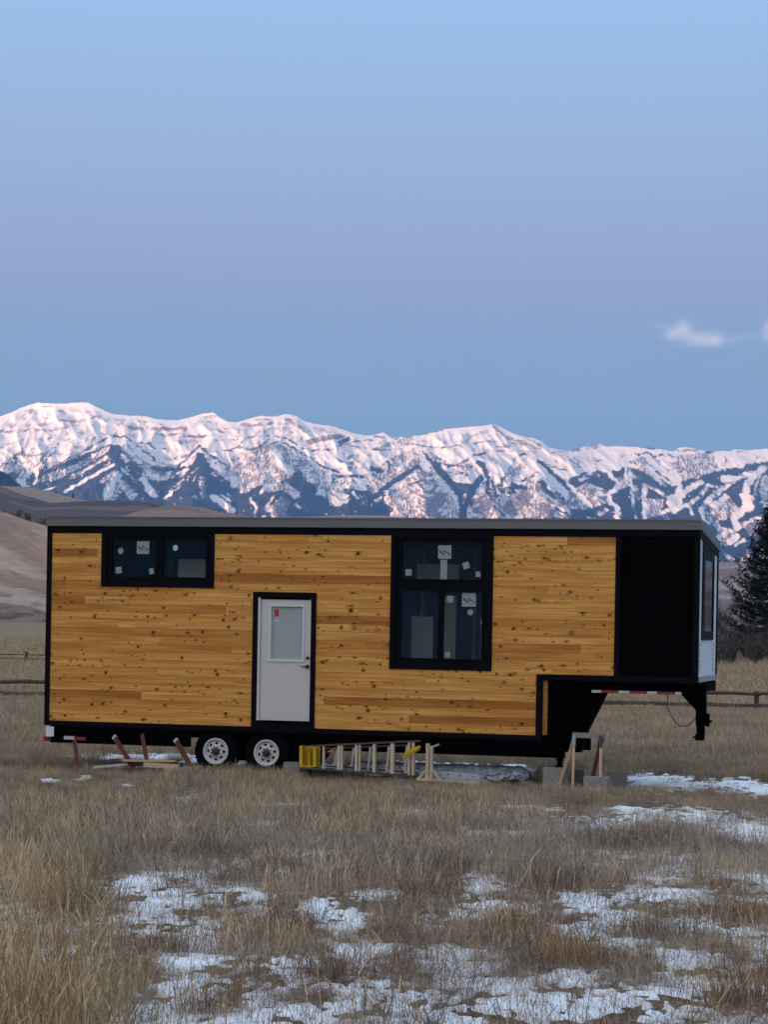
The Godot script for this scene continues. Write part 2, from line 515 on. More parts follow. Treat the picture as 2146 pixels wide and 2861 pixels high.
func row_span(i: int, lo: float, hi: float) -> Vector2i:
	var s := range_top[i] - RANGE_FOOT
	return Vector2i(clampi(int((lo - RANGE_FOOT) / s * (range_nt - 1)), 0, range_nt - 1), clampi(int((hi - RANGE_FOOT) / s * (range_nt - 1)) + 1, 0, range_nt - 1))

func paint(kind: String, soft: float, p: PackedVector2Array, wide: float) -> void:
	var box := Rect2(p[0], Vector2.ZERO)
	for q in p:
		box = box.expand(q)
	var thin := wide > 0.0 and wide < 22.0
	box = box.grow(maxf(wide, soft) + 30.0)
	var i0 := clampi(int((box.position.x - range_x0) / range_dx), 0, range_nx - 1)
	var i1 := clampi(int((box.end.x - range_x0) / range_dx) + 1, 0, range_nx - 1)
	for i in range(i0, i1):
		var span := row_span(i, box.position.y, box.end.y)
		for j in range(span.x, span.y + 1):
			var k := j * range_nx + i
			var at := Vector2(range_x0 + i * range_dx, range_pos[k].y) + range_warp[k]
			var d := 1e6
			var m := p.size()
			for s in (m if wide < 0.0 else m - 1):
				d = minf(d, at.distance_squared_to(Geometry2D.get_closest_point_to_segment(at, p[s], p[(s + 1) % m])))
			d = sqrt(d)
			var inside := 0.0
			if wide < 0.0:
				inside = 0.5 + (d if Geometry2D.is_point_in_polygon(at, p) else -d) / soft
			else:
				inside = 0.5 + (wide * 0.5 - d) / soft
			inside += range_n[2][k] * (0.16 if kind == "snow" else 0.3)
			if inside > 0.3:
				range_col[k] = range_col[k].lerp(cover(kind, k), smoothstep(0.3, 0.7, inside) * (clampf(0.85 + 1.1 * range_n[3][k], 0.0, 1.0) if thin else 1.0))

func patch(kind: String, soft: float, list: Array) -> void:
	paint(kind, soft * 0.5 + 5.0, pts(list), -1.0)

func band(kind: String, wide: float, list: Array) -> void:
	paint(kind, minf(wide * 0.5, 14.0) + 3.0, pts(list), wide)

func build_range() -> void:
	range_sky = skyline_points()
	range_sky.append_array(pts([1950, 800, 2100, 850, 2300, 790, 2600, 760]))
	var west := pts([-3200, 700, -3000, 820, -2800, 760, -2600, 860, -2400, 905, -2250, 870, -2080, 930, -1920, 880])
	west.append_array(range_sky)
	range_sky = west
	var jag := noise(40, 0.012, 4)
	var gully := noise(41, 0.0036, 3, true)
	var broad := noise(42, 0.0016, 3)
	var fine := noise(43, 0.085, 3)
	var mid := noise(44, 0.014, 3)
	var warp := noise(45, 0.03, 2)
	var streak := noise(46, 0.062, 3)
	range_n = [null, PackedFloat32Array(), PackedFloat32Array(), PackedFloat32Array()]
	# spurs that step out of the face: apex x, apex height, foot x, half width, how far out
	var spurs := [[-2200, 760, -2260, 330, 260], [-1640, 640, -1700, 260, 200], [-1175, 790, -1200, 330, 300], [-800, 720, -790, 290, 280], [-465, 775, -440, 330, 280], [-150, 640, -180, 200, 200], [165, 670, 170, 280, 300], [660, 680, 720, 260, 260], [1010, 660, 980, 220, 200], [1330, 560, 1270, 200, 180], [1600, 680, 1560, 260, 240], [2050, 700, 2050, 300, 260]]
	for i in range_nx:
		var x := range_x0 + i * range_dx
		range_top.append(along(range_sky, x) + jag.get_noise_1d(x) * 5.0)
	# the face leans back by height alone, so that the peaks do not hang down it in folds
	var broad_top := PackedFloat32Array()
	for i in range_nx:
		var sum := 0.0
		for k in 21:
			sum += along(range_sky, range_x0 + i * range_dx + (k - 10) * 30.0)
		broad_top.append(sum / 21.0)
	var rows := range_nt + 10
	for j in rows:
		var t := j / (range_nt - 1.0)
		for i in range_nx:
			var x := range_x0 + i * range_dx
			if t > 1.0:
				var b := (j - range_nt + 1) / 10.0
				range_pos.append(Vector3(x, lerpf(range_top[i], 0.0, b), -(10400.0 + 1800.0 * b)))
				range_col.append(Color(0.8, 0.76, 0.76))
				continue
			var y := RANGE_FOOT + (range_top[i] - RANGE_FOOT) * t
			var out := 0.0
			for s in spurs:
				var down: float = (s[1] - y) / 600.0
				if down > 0.0:
					var axis := lerpf(s[0], s[2], minf(down, 1.0))
					out = maxf(out, s[4] * sqrt(minf(down, 1.0)) * (1.0 - absf(x - axis) / (s[3] * (0.25 + 0.75 * minf(down * 1.4, 1.0)))))
			var rough := (-gully.get_noise_2d(x + 0.35 * y, y * 0.75) * lerpf(85.0, 45.0, smoothstep(0.45, 0.9, t)) + broad.get_noise_2d(x, y) * 50.0 + mid.get_noise_2d(x, y) * 3.0) * smoothstep(1.0, 0.93, t) * lerpf(1.0, 0.5, smoothstep(600.0, 1000.0, x))
			range_pos.append(Vector3(x, y, -(8600.0 + 1800.0 * (y - RANGE_FOOT) / (broad_top[i] - RANGE_FOOT) - out + rough)))
			range_n[1].append(streak.get_noise_2d(x + 0.4 * y * sin(x * 0.011), y * 0.5) * 1.5)
			range_n[2].append(fine.get_noise_2d(x, y * 0.75) * 1.2)
			range_n[3].append(mid.get_noise_2d(x * 1.3, y * 0.8) * 1.4)
			range_warp.append(Vector2(warp.get_noise_2d(x, y), warp.get_noise_2d(x + 3000.0, y)) * 7.0)
			var k := j * range_nx + i
			range_col.append(cover("snow", k))
			var low := smoothstep(0.86, 0.40, t + 0.16 * range_n[3][k])
			if low > 0.6 + 0.45 * range_n[2][k]:
				range_col[k] = cover("forest" if range_n[3][k] + range_n[2][k] * 0.3 < 0.38 - 0.55 * t else "mixed", k)
			elif t < 0.97 and y > 560.0 and range_n[3][k] * 0.8 + sin((y + 25.0 * range_n[3][k]) * 0.16) * 0.42 + range_n[2][k] * 0.25 > 0.62:
				range_col[k] = range_col[k].lerp(cover("rock", k), 0.75)
			if x < -1760.0 or x > 1790.0:
				if low > 0.4 and range_n[3][k] + range_n[2][k] * 0.5 < 0.1:
					range_col[k] = cover("forest", k)
	paint_slopes()
	var o := mesh_node("mountains", sheet(range_nx, rows, range_pos, range_col), tinted("snow_rock_and_forest", 0.9), self)
	tag(o, "long snowy mountain range with dark forest and cleared ski runs", "", "", "structure")

func skyline_points() -> PackedVector2Array:
	var p := PackedVector2Array()
	p.append_array(pts([-1802, 908, -1740, 940, -1710, 963, -1635, 995, -1618, 988, -1567, 990, -1505, 986, -1455, 992, -1404, 996, -1370, 980, -1308, 947, -1263, 934, -1156, 930, -1071, 918, -1015, 912]))
	p.append_array(pts([-969, 911, -914, 932, -863, 952, -819, 959, -784, 934, -745, 909, -700, 905, -655, 919, -588, 944, -526, 943, -487, 956, -451, 959, -422, 947, -397, 924, -352, 911, -245, 898, -171, 869, -103, 856]))
	p.append_array(pts([-70, 857, -17, 873, 23, 844, 93, 854, 172, 866, 255, 893, 351, 908, 451, 922, 485, 930, 519, 923, 564, 898, 610, 874, 677, 861, 717, 842, 746, 809, 796, 801]))
	p.append_array(pts([840, 799, 896, 817, 999, 845, 1019, 828, 1047, 831, 1176, 828, 1233, 823, 1334, 808, 1356, 825, 1390, 835, 1446, 824, 1486, 812, 1598, 815, 1615, 824, 1682, 824, 1771, 832]))
	return p

func paint_slopes():
	patch("forest", 20, [-1250, 764, -1195, 759, -1034, 638, -927, 566, -885, 525, -786, 487, -780, 453, -1360, 439, -1518, 527, -1503, 592, -1431, 652])
	patch("forest", 40, [-1066, 662, -817, 662, -786, 487, -921, 542])
	band("snow", 23, [-1438, 586, -1351, 650, -1243, 738])
	band("mixed", 31, [-1438, 586, -1351, 650, -1243, 738])
	band("mixed", 23, [-1356, 596, -1295, 642, -1232, 694])
	band("snow", 10, [-1322, 616, -1295, 642, -1228, 700])
	band("snow", 22, [-1350, 522, -1290, 570, -1227, 620, -1182, 649])
	band("snow", 11, [-1453, 528, -1417, 543])
	band("mixed", 50, [-1153, 597, -1153, 538, -1146, 491])
	band("snow", 24, [-1152, 591, -1152, 544, -1158, 497])
	band("mixed", 31, [-1124, 562, -1063, 500])
	band("snow", 26, [-1049, 592, -1018, 548, -985, 516])
	band("snow", 6, [-1142, 634, -1065, 570])
	band("mixed", 40, [-1042, 626, -984, 603, -950, 621])
	band("snow", 18, [-1036, 623, -982, 597, -956, 621])
	band("snow", 19, [-1160, 705, -1134, 675])
	band("mixed", 30, [-1161, 753, -1098, 686, -1055, 662])
	band("snow", 15, [-1154, 747, -1111, 698, -1078, 668])
	band("snow", 21, [-913, 629, -872, 644])
	band("snow", 12, [-939, 502, -911, 522, -887, 557])
	band("mixed", 21, [-888, 566, -891, 602])
	band("mixed", 16, [-1196, 560, -1174, 597])
	band("snow", 27, [-1245, 783, -1181, 788])
	band("forest", 10, [-1503, 592, -1433, 658, -1341, 725, -1252, 809, -1187, 811, -1097, 749, -1006, 676, -915, 663])
	band("forest", 6, [-1504, 562, -1441, 598, -1363, 662])
	band("mixed", 21, [-1487, 574, -1405, 635])
	band("rock", 14, [-1764, 826, -1685, 826, -1619, 838, -1541, 833, -1446, 848])
	band("rock", 19, [-1528, 877, -1493, 891, -1457, 884, -1409, 891, -1373, 891])
	band("rock", 14, [-1365, 895, -1345, 915, -1322, 904])
	band("rock", 11, [-1606, 865, -1542, 870])
	band("rock", 9, [-1733, 956, -1688, 947, -1631, 947])
	band("rock", 9, [-1612, 969, -1561, 970])
	band("rock", 19, [-1225, 874, -1166, 858, -1084, 855, -1003, 859, -930, 864])
	band("rock", 12, [-1051, 827, -996, 825, -927, 851])
	band("mixed", 19, [-949, 792, -852, 798])
	band("forest", 7, [-1123, 771, -1066, 777, -1044, 751, -980, 750])
	band("mixed", 22, [-983, 715, -903, 713])
	band("mixed", 29, [-1615, 711, -1562, 681, -1492, 707])
	band("mixed", 14, [-1541, 779, -1494, 802])
	band("forest", 6, [-1523, 639, -1493, 676, -1477, 713])
	band("mixed", 13, [-1706, 756, -1650, 767])
	band("mixed", 37, [-1650, 642, -1569, 620, -1525, 645])
	band("rock", 8, [-1327, 746, -1311, 799])
	band("mixed", 9, [-1405, 708, -1367, 787])
	band("mixed", 8, [-1466, 695, -1467, 751])
	patch("mixed", 20, [-703, 721, -629, 745, -556, 777, -503, 796, -412, 755, -277, 655, -174, 526, -192, 479, -290, 557, -390, 626, -498, 491, -513, 446, -618, 531, -706, 609])
	patch("forest", 15, [-844, 731, -817, 731, -778, 672, -711, 609, -632, 554, -560, 491, -539, 412, -869, 450, -888, 542, -879, 578, -864, 638])
	band("snow", 15, [-898, 614, -871, 644])
	band("snow", 13, [-896, 578, -882, 590])
	band("snow", 11, [-841, 625, -826, 647])
	band("snow", 8, [-755, 622, -732, 608])
	band("snow", 28, [-730, 507, -690, 484, -641, 444])
	band("snow", 8, [-702, 522, -653, 487])
	band("snow", 7, [-677, 531, -658, 513])
	band("mixed", 21, [-789, 592, -765, 511])
	band("forest", 12, [-916, 670, -888, 700, -846, 769, -780, 716, -706, 671])
	band("forest", 8, [-847, 772, -789, 741, -707, 747, -666, 766, -639, 817, -540, 829])
	band("forest", 13, [-666, 766, -607, 754, -561, 776, -538, 806])
	band("snow", 27, [-620, 803, -566, 815])
	band("snow", 33, [-782, 761, -701, 773])
	band("forest", 12, [-561, 776, -514, 796, -476, 802, -414, 767, -335, 716, -278, 673, -213, 652])
	band("forest", 8, [-507, 832, -450, 815, -394, 777, -339, 761, -258, 767, -205, 794])
	band("forest", 25, [-212, 807, -180, 830])
	band("forest", 7, [-205, 794, -135, 820, -69, 829])
	band("forest", 9, [-162, 791, -35, 774])
	band("rock", 18, [-674, 893, -627, 889, -570, 892, -538, 903])
	band("rock", 9, [-609, 923, -541, 925])
	band("rock", 19, [-473, 932, -425, 891, -387, 877])
	band("rock", 18, [-333, 887, -281, 863])
	band("rock", 30, [-353, 806, -289, 825, -214, 844])
	band("mixed", 19, [-596, 835, -535, 873, -467, 871, -410, 837])
	band("rock", 20, [-958, 859, -915, 823, -834, 824])
	band("rock", 17, [-773, 861, -732, 832])
	band("rock", 8, [-855, 935, -790, 938])
	band("forest", 5, [-914, 820, -783, 826])
	band("mixed", 14, [-941, 785, -885, 796])
	band("mixed", 11, [-798, 797, -672, 805])
	patch("forest", 25, [-574, 554, -467, 579, -437, 592, -382, 651, -324, 592, -277, 516, -233, 483, -202, 467, -150, 563, -30, 553, -27, 425, -394, 416, -418, 499, -469, 509, -513, 446, -537, 434, -606, 519])
	band("snow", 18, [-354, 634, -280, 563, -193, 490])
	band("mixed", 48, [-337, 622, -249, 558, -179, 514])
	band("snow", 21, [-263, 540, -193, 487])
	band("snow", 16, [-222, 542, -175, 532])
	band("mixed", 36, [-506, 549, -434, 562, -380, 525])
	band("snow", 13, [-529, 526, -512, 561, -477, 573])
	band("snow", 12, [-496, 468, -469, 509])
	band("bare", 56, [-436, 436, -430, 476])
	band("snow", 12, [-380, 473, -359, 462])
	band("snow", 10, [-537, 429, -535, 457, -572, 502])
	band("snow", 16, [-614, 536, -573, 584, -544, 682])
	band("snow", 10, [-524, 532, -491, 608, -510, 670])
	band("snow", 32, [-497, 744, -461, 669, -416, 635])
	band("snow", 14, [-294, 539, -289, 569])
	band("snow", 13, [-144, 545, -122, 522])
	band("snow", 32, [-155, 655, -85, 652])
	band("snow", 16, [-121, 613, -83, 596])
	band("mixed", 38, [-158, 726, -150, 662])
	band("snow", 18, [-59, 488, -29, 518])
	band("mixed", 32, [-62, 590, -31, 626])
	band("snow", 21, [-656, 566, -678, 639, -699, 696])
	band("forest", 18, [-238, 632, -191, 628, -85, 633])
	band("forest", 19, [-64, 665, -32, 664])
	band("forest", 14, [-222, 714, -200, 703])
	patch("mixed", 20, [97, 656, 168, 720, 194, 693, 235, 630, 304, 551, 318, 430, 14, 427, -8, 518])
	patch("mixed", 20, [388, 570, 459, 541, 508, 513, 631, 640, 719, 565, 806, 498, 796, 445, 349, 431])
	patch("mixed", 20, [-65, 677, 5, 717, 76, 773, 137, 779, 152, 720, 97, 656, 17, 599, -60, 530])
	patch("forest", 12, [153, 775, 190, 745, 238, 711, 277, 642, 307, 605, 386, 606, 388, 558, 354, 511, 339, 431, 313, 430, 309, 539, 275, 593, 225, 642, 200, 700])
	band("forest", 24, [152, 700, 97, 656, 28, 606, -40, 541, -60, 524])
	patch("forest", 20, [-60, 506, -13, 506, 34, 474, 4, 426, -57, 425])
	band("mixed", 32, [-51, 565, -31, 614])
	band("forest", 27, [-64, 671, -26, 664])
	band("forest", 12, [5, 717, 17, 655])
	band("snow", 14, [44, 656, 114, 733])
	band("snow", 14, [137, 772, 163, 733])
	band("snow", 22, [143, 799, 197, 771, 260, 730, 347, 743, 402, 762])
	band("snow", 10, [263, 679, 288, 642, 324, 624])
	band("snow", 13, [329, 624, 320, 654])
	band("mixed", 32, [311, 673, 365, 698])
	band("snow", 9, [333, 510, 341, 552])
	band("forest", 8, [97, 594, 192, 612])
	band("snow", 25, [162, 700, 183, 668])
	band("snow", 21, [214, 630, 254, 593, 298, 534])
	band("snow", 16, [2, 555, 76, 606])
	band("forest", 7, [137, 806, 208, 794, 284, 792, 329, 808])
	band("forest", 13, [238, 711, 280, 692, 323, 698, 385, 749, 445, 765])
	band("forest", 9, [299, 654, 342, 661, 381, 692])
	band("forest", 22, [409, 717, 434, 692, 450, 630, 452, 582])
	band("forest", 16, [466, 624, 470, 582])
	band("forest", 32, [414, 636, 390, 594])
	band("snow", 7, [461, 637, 457, 582])
	patch("snow", 10, [455, 756, 590, 764, 560, 703, 509, 637, 483, 582, 471, 630, 454, 680])
	band("forest", 16, [489, 594, 520, 638, 560, 697, 590, 758, 631, 768])
	band("mixed", 32, [555, 659, 606, 701])
	band("snow", 18, [504, 586, 575, 636, 660, 691])
	band("forest", 7, [493, 580, 548, 591])
	band("forest", 22, [693, 726, 734, 680, 781, 620, 819, 565])
	band("forest", 10, [683, 738, 756, 702, 809, 685])
	band("forest", 24, [683, 617, 693, 575, 722, 547])
	band("forest", 15, [655, 579, 662, 586])
	band("forest", 18, [755, 532, 763, 521])
	band("forest", 11, [439, 552, 471, 512, 505, 484])
	band("forest", 16, [602, 626, 649, 653])
	band("forest", 26, [554, 598, 603, 589])
	band("bare", 57, [188, 475, 231, 527])
	band("bare", 62, [531, 485, 597, 541])
	band("bare", 36, [665, 497, 687, 463])
	band("bare", 41, [402, 477, 436, 511])
	band("forest", 15, [464, 489, 497, 455])
	band("forest", 12, [718, 487, 767, 456])
	band("rock", 16, [501, 915, 543, 865, 628, 834, 698, 799])
	band("forest", 7, [395, 818, 461, 834, 505, 834])
	band("mixed", 20, [334, 801, 397, 861, 465, 887])
	band("forest", 5, [478, 781, 581, 784])
	band("mixed", 20, [455, 749, 495, 717])
	band("mixed", 22, [43, 810, 121, 809])
	band("forest", 8, [-67, 775, 15, 775])
	band("forest", 6, [574, 829, 627, 826])
	band("mixed", 17, [747, 782, 852, 745])
	band("forest", 6, [32, 837, 99, 852, 177, 870, 255, 890])
	band("rock", 12, [-58, 849, -2, 843])
	band("forest", 7, [197, 768, 259, 717])
	band("rock", 11, [502, 801, 566, 808])
	band("mixed", 22, [-13, 801, 115, 840])
	band("rock", 11, [643, 862, 714, 821])
	band("forest", 6, [696, 826, 722, 796])
	band("forest", 6, [758, 782, 862, 798])
	band("forest", 9, [812, 640, 822, 634])
	patch("forest", 30, [811, 640, 881, 678, 950, 689, 990, 682, 1049, 717, 1124, 706, 1198, 695, 1266, 621, 1352, 661, 1505, 704, 1623, 737, 1744, 758, 1777, 759, 1605, 315, 1364, 310, 1283, 431, 770, 421])
	patch("mixed", 20, [799, 577, 892, 627, 966, 589, 959, 528, 876, 493, 783, 492])
	patch("mixed", 30, [1100, 745, 1174, 773, 1251, 763, 1272, 660, 1221, 620, 1165, 694])
	patch("mixed", 20, [1308, 779, 1388, 790, 1511, 804, 1506, 723, 1406, 667, 1327, 655, 1295, 739])
	patch("snow", 10, [979, 807, 1110, 833, 1106, 745, 1056, 698, 992, 688, 981, 741])
	patch("mixed", 20, [1129, 556, 1211, 546, 1170, 474, 1102, 449])
	patch("mixed", 20, [1407, 537, 1500, 565, 1516, 505, 1461, 457, 1387, 443])
	patch("mixed", 16, [1035, 653, 1095, 680, 1080, 616, 1033, 597])
	patch("mixed", 20, [1395, 421, 1480, 406, 1401, 332, 1370, 343])
	band("snow", 23, [1006, 702, 1008, 658, 1033, 622, 1010, 596, 974, 567, 965, 534, 988, 499, 972, 446])
	band("snow", 11, [1086, 731, 1065, 622])
	band("snow", 13, [1106, 725, 1085, 616, 1075, 561, 1061, 495, 1060, 448])
	band("snow", 21, [1099, 673, 1131, 649, 1150, 618, 1125, 562, 1115, 502, 1094, 449])
	band("snow", 15, [1165, 612, 1193, 594, 1231, 559, 1260, 547])
	patch("snow", 8, [1222, 564, 1275, 578, 1293, 549, 1275, 506, 1234, 475, 1214, 498])
	band("snow", 25, [1268, 554, 1338, 605, 1403, 641])
	band("snow", 18, [1160, 474, 1230, 499, 1300, 519, 1375, 567, 1425, 623, 1465, 622])
	band("snow", 15, [1311, 519, 1303, 472])
	band("snow", 21, [1347, 487, 1390, 537, 1466, 594, 1573, 666, 1683, 706, 1732, 725])
	band("snow", 16, [1347, 487, 1350, 449, 1362, 435])
	band("snow", 27, [1716, 725, 1643, 673, 1597, 629, 1558, 566, 1549, 512, 1480, 464, 1468, 417])
	band("snow", 31, [1567, 560, 1549, 506])
	band("snow", 11, [1688, 693, 1622, 603, 1585, 554])
	band("snow", 19, [1377, 365, 1484, 418, 1571, 459, 1663, 490])
	band("snow", 23, [1420, 344, 1461, 378])
	band("snow", 12, [1442, 333, 1483, 359])
	band("mixed", 38, [1705, 667, 1641, 567])
	band("snow", 23, [1314, 668, 1297, 604, 1271, 566])
	band("snow", 27, [1281, 635, 1230, 671, 1183, 721])
	band("snow", 26, [1412, 520, 1438, 532])
	band("snow", 34, [1511, 659, 1546, 666])
	band("snow", 21, [1576, 419, 1626, 448])
	band("snow", 26, [1630, 524, 1672, 525])
	band("snow", 16, [1210, 657, 1232, 620])
	band("snow", 20, [805, 608, 835, 571, 881, 516])
	band("snow", 23, [864, 640, 975, 708])
	band("mixed", 26, [1140, 497, 1171, 533])
	band("snow", 20, [912, 469, 935, 487])
	band("snow", 22, [1462, 552, 1492, 571])
	band("mixed", 21, [1100, 610, 1102, 555])
	band("snow", 10, [1617, 477, 1621, 542])
	band("mixed", 31, [1378, 478, 1400, 421])
	band("snow", 14, [1511, 379, 1610, 431])
	band("bare", 61, [1531, 407, 1574, 414])
	band("forest", 12, [1159, 780, 1202, 795, 1236, 772])
	band("forest", 17, [1263, 787, 1309, 785])
	band("mixed", 13, [1376, 784, 1448, 794, 1540, 808])
	band("forest", 15, [1686, 745, 1733, 729])
	band("forest", 16, [867, 656, 914, 664, 955, 686])
	band("snow", 49, [1542, 798, 1600, 791, 1609, 744])
	band("rock", 9, [1560, 784, 1549, 737])
	band("forest", 6, [1176, 824, 1244, 820])
	band("rock", 15, [1353, 812, 1443, 814])
	band("rock", 19, [850, 795, 921, 809, 994, 834])
	band("forest", 6, [846, 803, 997, 846])
	band("mixed", 22, [934, 742, 968, 754])
	band("forest", 8, [830, 745, 867, 717])
	band("rock", 8, [1621, 811, 1678, 812])
	band("rock", 8, [1066, 764, 1091, 778])
	band("forest", 12, [1547, 811, 1483, 803])
	band("forest", 16, [809, 633, 816, 627])
	band("snow", 30, [1209, 758, 1249, 697, 1274, 647])
	band("forest", 14, [1221, 696, 1247, 671, 1272, 641])

# ------------------------------------------------------------------ materials and computed textures
func picture(w: int, h: int, data: PackedByteArray) -> ImageTexture:
	var im := Image.create_from_data(w, h, false, Image.FORMAT_RGB8, data)
	im.generate_mipmaps()
	return ImageTexture.create_from_image(im)

func stretched(n_seed: int, frequency: float, octaves: int, w: int, h: int, by_x: int, by_y: int) -> PackedByteArray:
	var n := noise(n_seed, frequency, octaves)
	var im := n.get_image(w / by_x, h / by_y, false, false, true)
	im.convert(Image.FORMAT_L8)
	im.resize(w, h, Image.INTERPOLATE_CUBIC)
	return im.get_data()

# knotty cedar: grain runs along the width; 8.2 m by 2.05 m of boards, 4 mm a pixel
func cedar_texture() -> ImageTexture:
	var w := 2048
	var h := 512
	var long := stretched(51, 0.09, 3, w, h, 32, 1)
	var broad := stretched(52, 0.03, 3, w, h, 16, 1)
	var fleck := stretched(53, 0.3, 2, w, h, 8, 1)
	var data := PackedByteArray()
	data.resize(w * h * 3)
	var light := Color(0.92, 0.69, 0.37)
	var deep := Color(0.77, 0.52, 0.25)
	for k in w * h:
		var g := (long[k] - 128) / 128.0 * 0.55 + (broad[k] - 128) / 128.0 * 0.75 + (fleck[k] - 128) / 128.0 * 0.22
		var c := light.lerp(deep, clampf(0.48 + g * 0.75, 0.0, 1.0))
		data[k * 3] = int(c.r * 255.0)
		data[k * 3 + 1] = int(c.g * 255.0)
		data[k * 3 + 2] = int(c.b * 255.0)
	var run_x := 0
	var run_y := 0
	# knots: dark, a little long with the grain, some with a tail or a ring
	for n in 390:
		var big := rng.randf() < 0.3
		# knots come in runs along a board
		if n % 5 == 0 or rng.randf() < 0.2:
			run_x = rng.randi_range(20, w - 21)
			run_y = rng.randi_range(6, h - 7)
		var cx := clampi(run_x + int(rng.randfn(0, 130)), 20, w - 21)
		var cy := clampi(run_y + int(rng.randfn(0, 12)), 6, h - 7)
		var rx := rng.randf_range(3.6, 6.4) * (1.5 if big else 0.8)
		var ry := rng.randf_range(3.2, 5.6) * (1.45 if big else 0.8)
		var turn := rng.randf_range(-0.7, 0.7)
		var strong := rng.randf_range(0.45, 1.0)
		var tail := rng.randf_range(1.2, 2.6)
		for y in range(maxi(0, cy - 16), mini(h, cy + 17)):
			for x in range(cx - 20, cx + 20):
				var dx := (x - cx) * cos(turn) + (y - cy) * sin(turn)
				var dy := (y - cy) * cos(turn) - (x - cx) * sin(turn)
				var d := sqrt(dx * dx / (rx * rx) + dy * dy / (ry * ry))
				var halo := sqrt(pow((x - cx) / (rx * tail), 2.0) + pow((y - cy) / (ry * 1.3), 2.0))
				var f := maxf(smoothstep(1.15, 0.55, d), 0.4 * smoothstep(1.3, 0.3, halo)) * strong
				if f > 0.0:
					var k := (y * w + x) * 3
					data[k] = int(lerpf(data[k], 84.0, f))
					data[k + 1] = int(lerpf(data[k + 1], 46.0, f))
					data[k + 2] = int(lerpf(data[k + 2], 16.0, f))
	return picture(w, h, data)

func speckled(n_seed: int, a: Color, b: Color, frequency: float, size := 256) -> ImageTexture:
	var n := noise(n_seed, frequency, 4)
	var im := n.get_seamless_image(size, size, false, false, 0.2, true)
	im.convert(Image.FORMAT_L8)
	var raw := im.get_data()
	var data := PackedByteArray()
	data.resize(size * size * 3)
	for k in size * size:
		var c := a.lerp(b, raw[k] / 255.0)
		data[k * 3] = int(c.r * 255.0)
		data[k * 3 + 1] = int(c.g * 255.0)
		data[k * 3 + 2] = int(c.b * 255.0)
	return picture(size, size, data)

func label_texture() -> ImageTexture:
	# a window maker's energy label: pale paper, a grey printed panel and lines of small print
	var im := Image.create(48, 48, false, Image.FORMAT_RGB8)
	im.fill(Color(0.56, 0.62, 0.61))
	for k in 14:
		im.fill_rect(Rect2i(4 + (k * 7) % 38, 18 + (k * 5) % 13, 4 + k % 3, 3 + k % 4), Color(0.2, 0.21, 0.25) if k % 3 else Color(0.3, 0.24, 0.3))
	for k in 4:
		im.fill_rect(Rect2i(5, 4 + k * 3, 36 - (k * 11) % 17, 1), Color(0.55, 0.58, 0.58))
	for k in 4:
		im.fill_rect(Rect2i(5, 35 + k * 3, 38 - (k * 9) % 15, 1), Color(0.55, 0.58, 0.58))
	return ImageTexture.create_from_image(im)

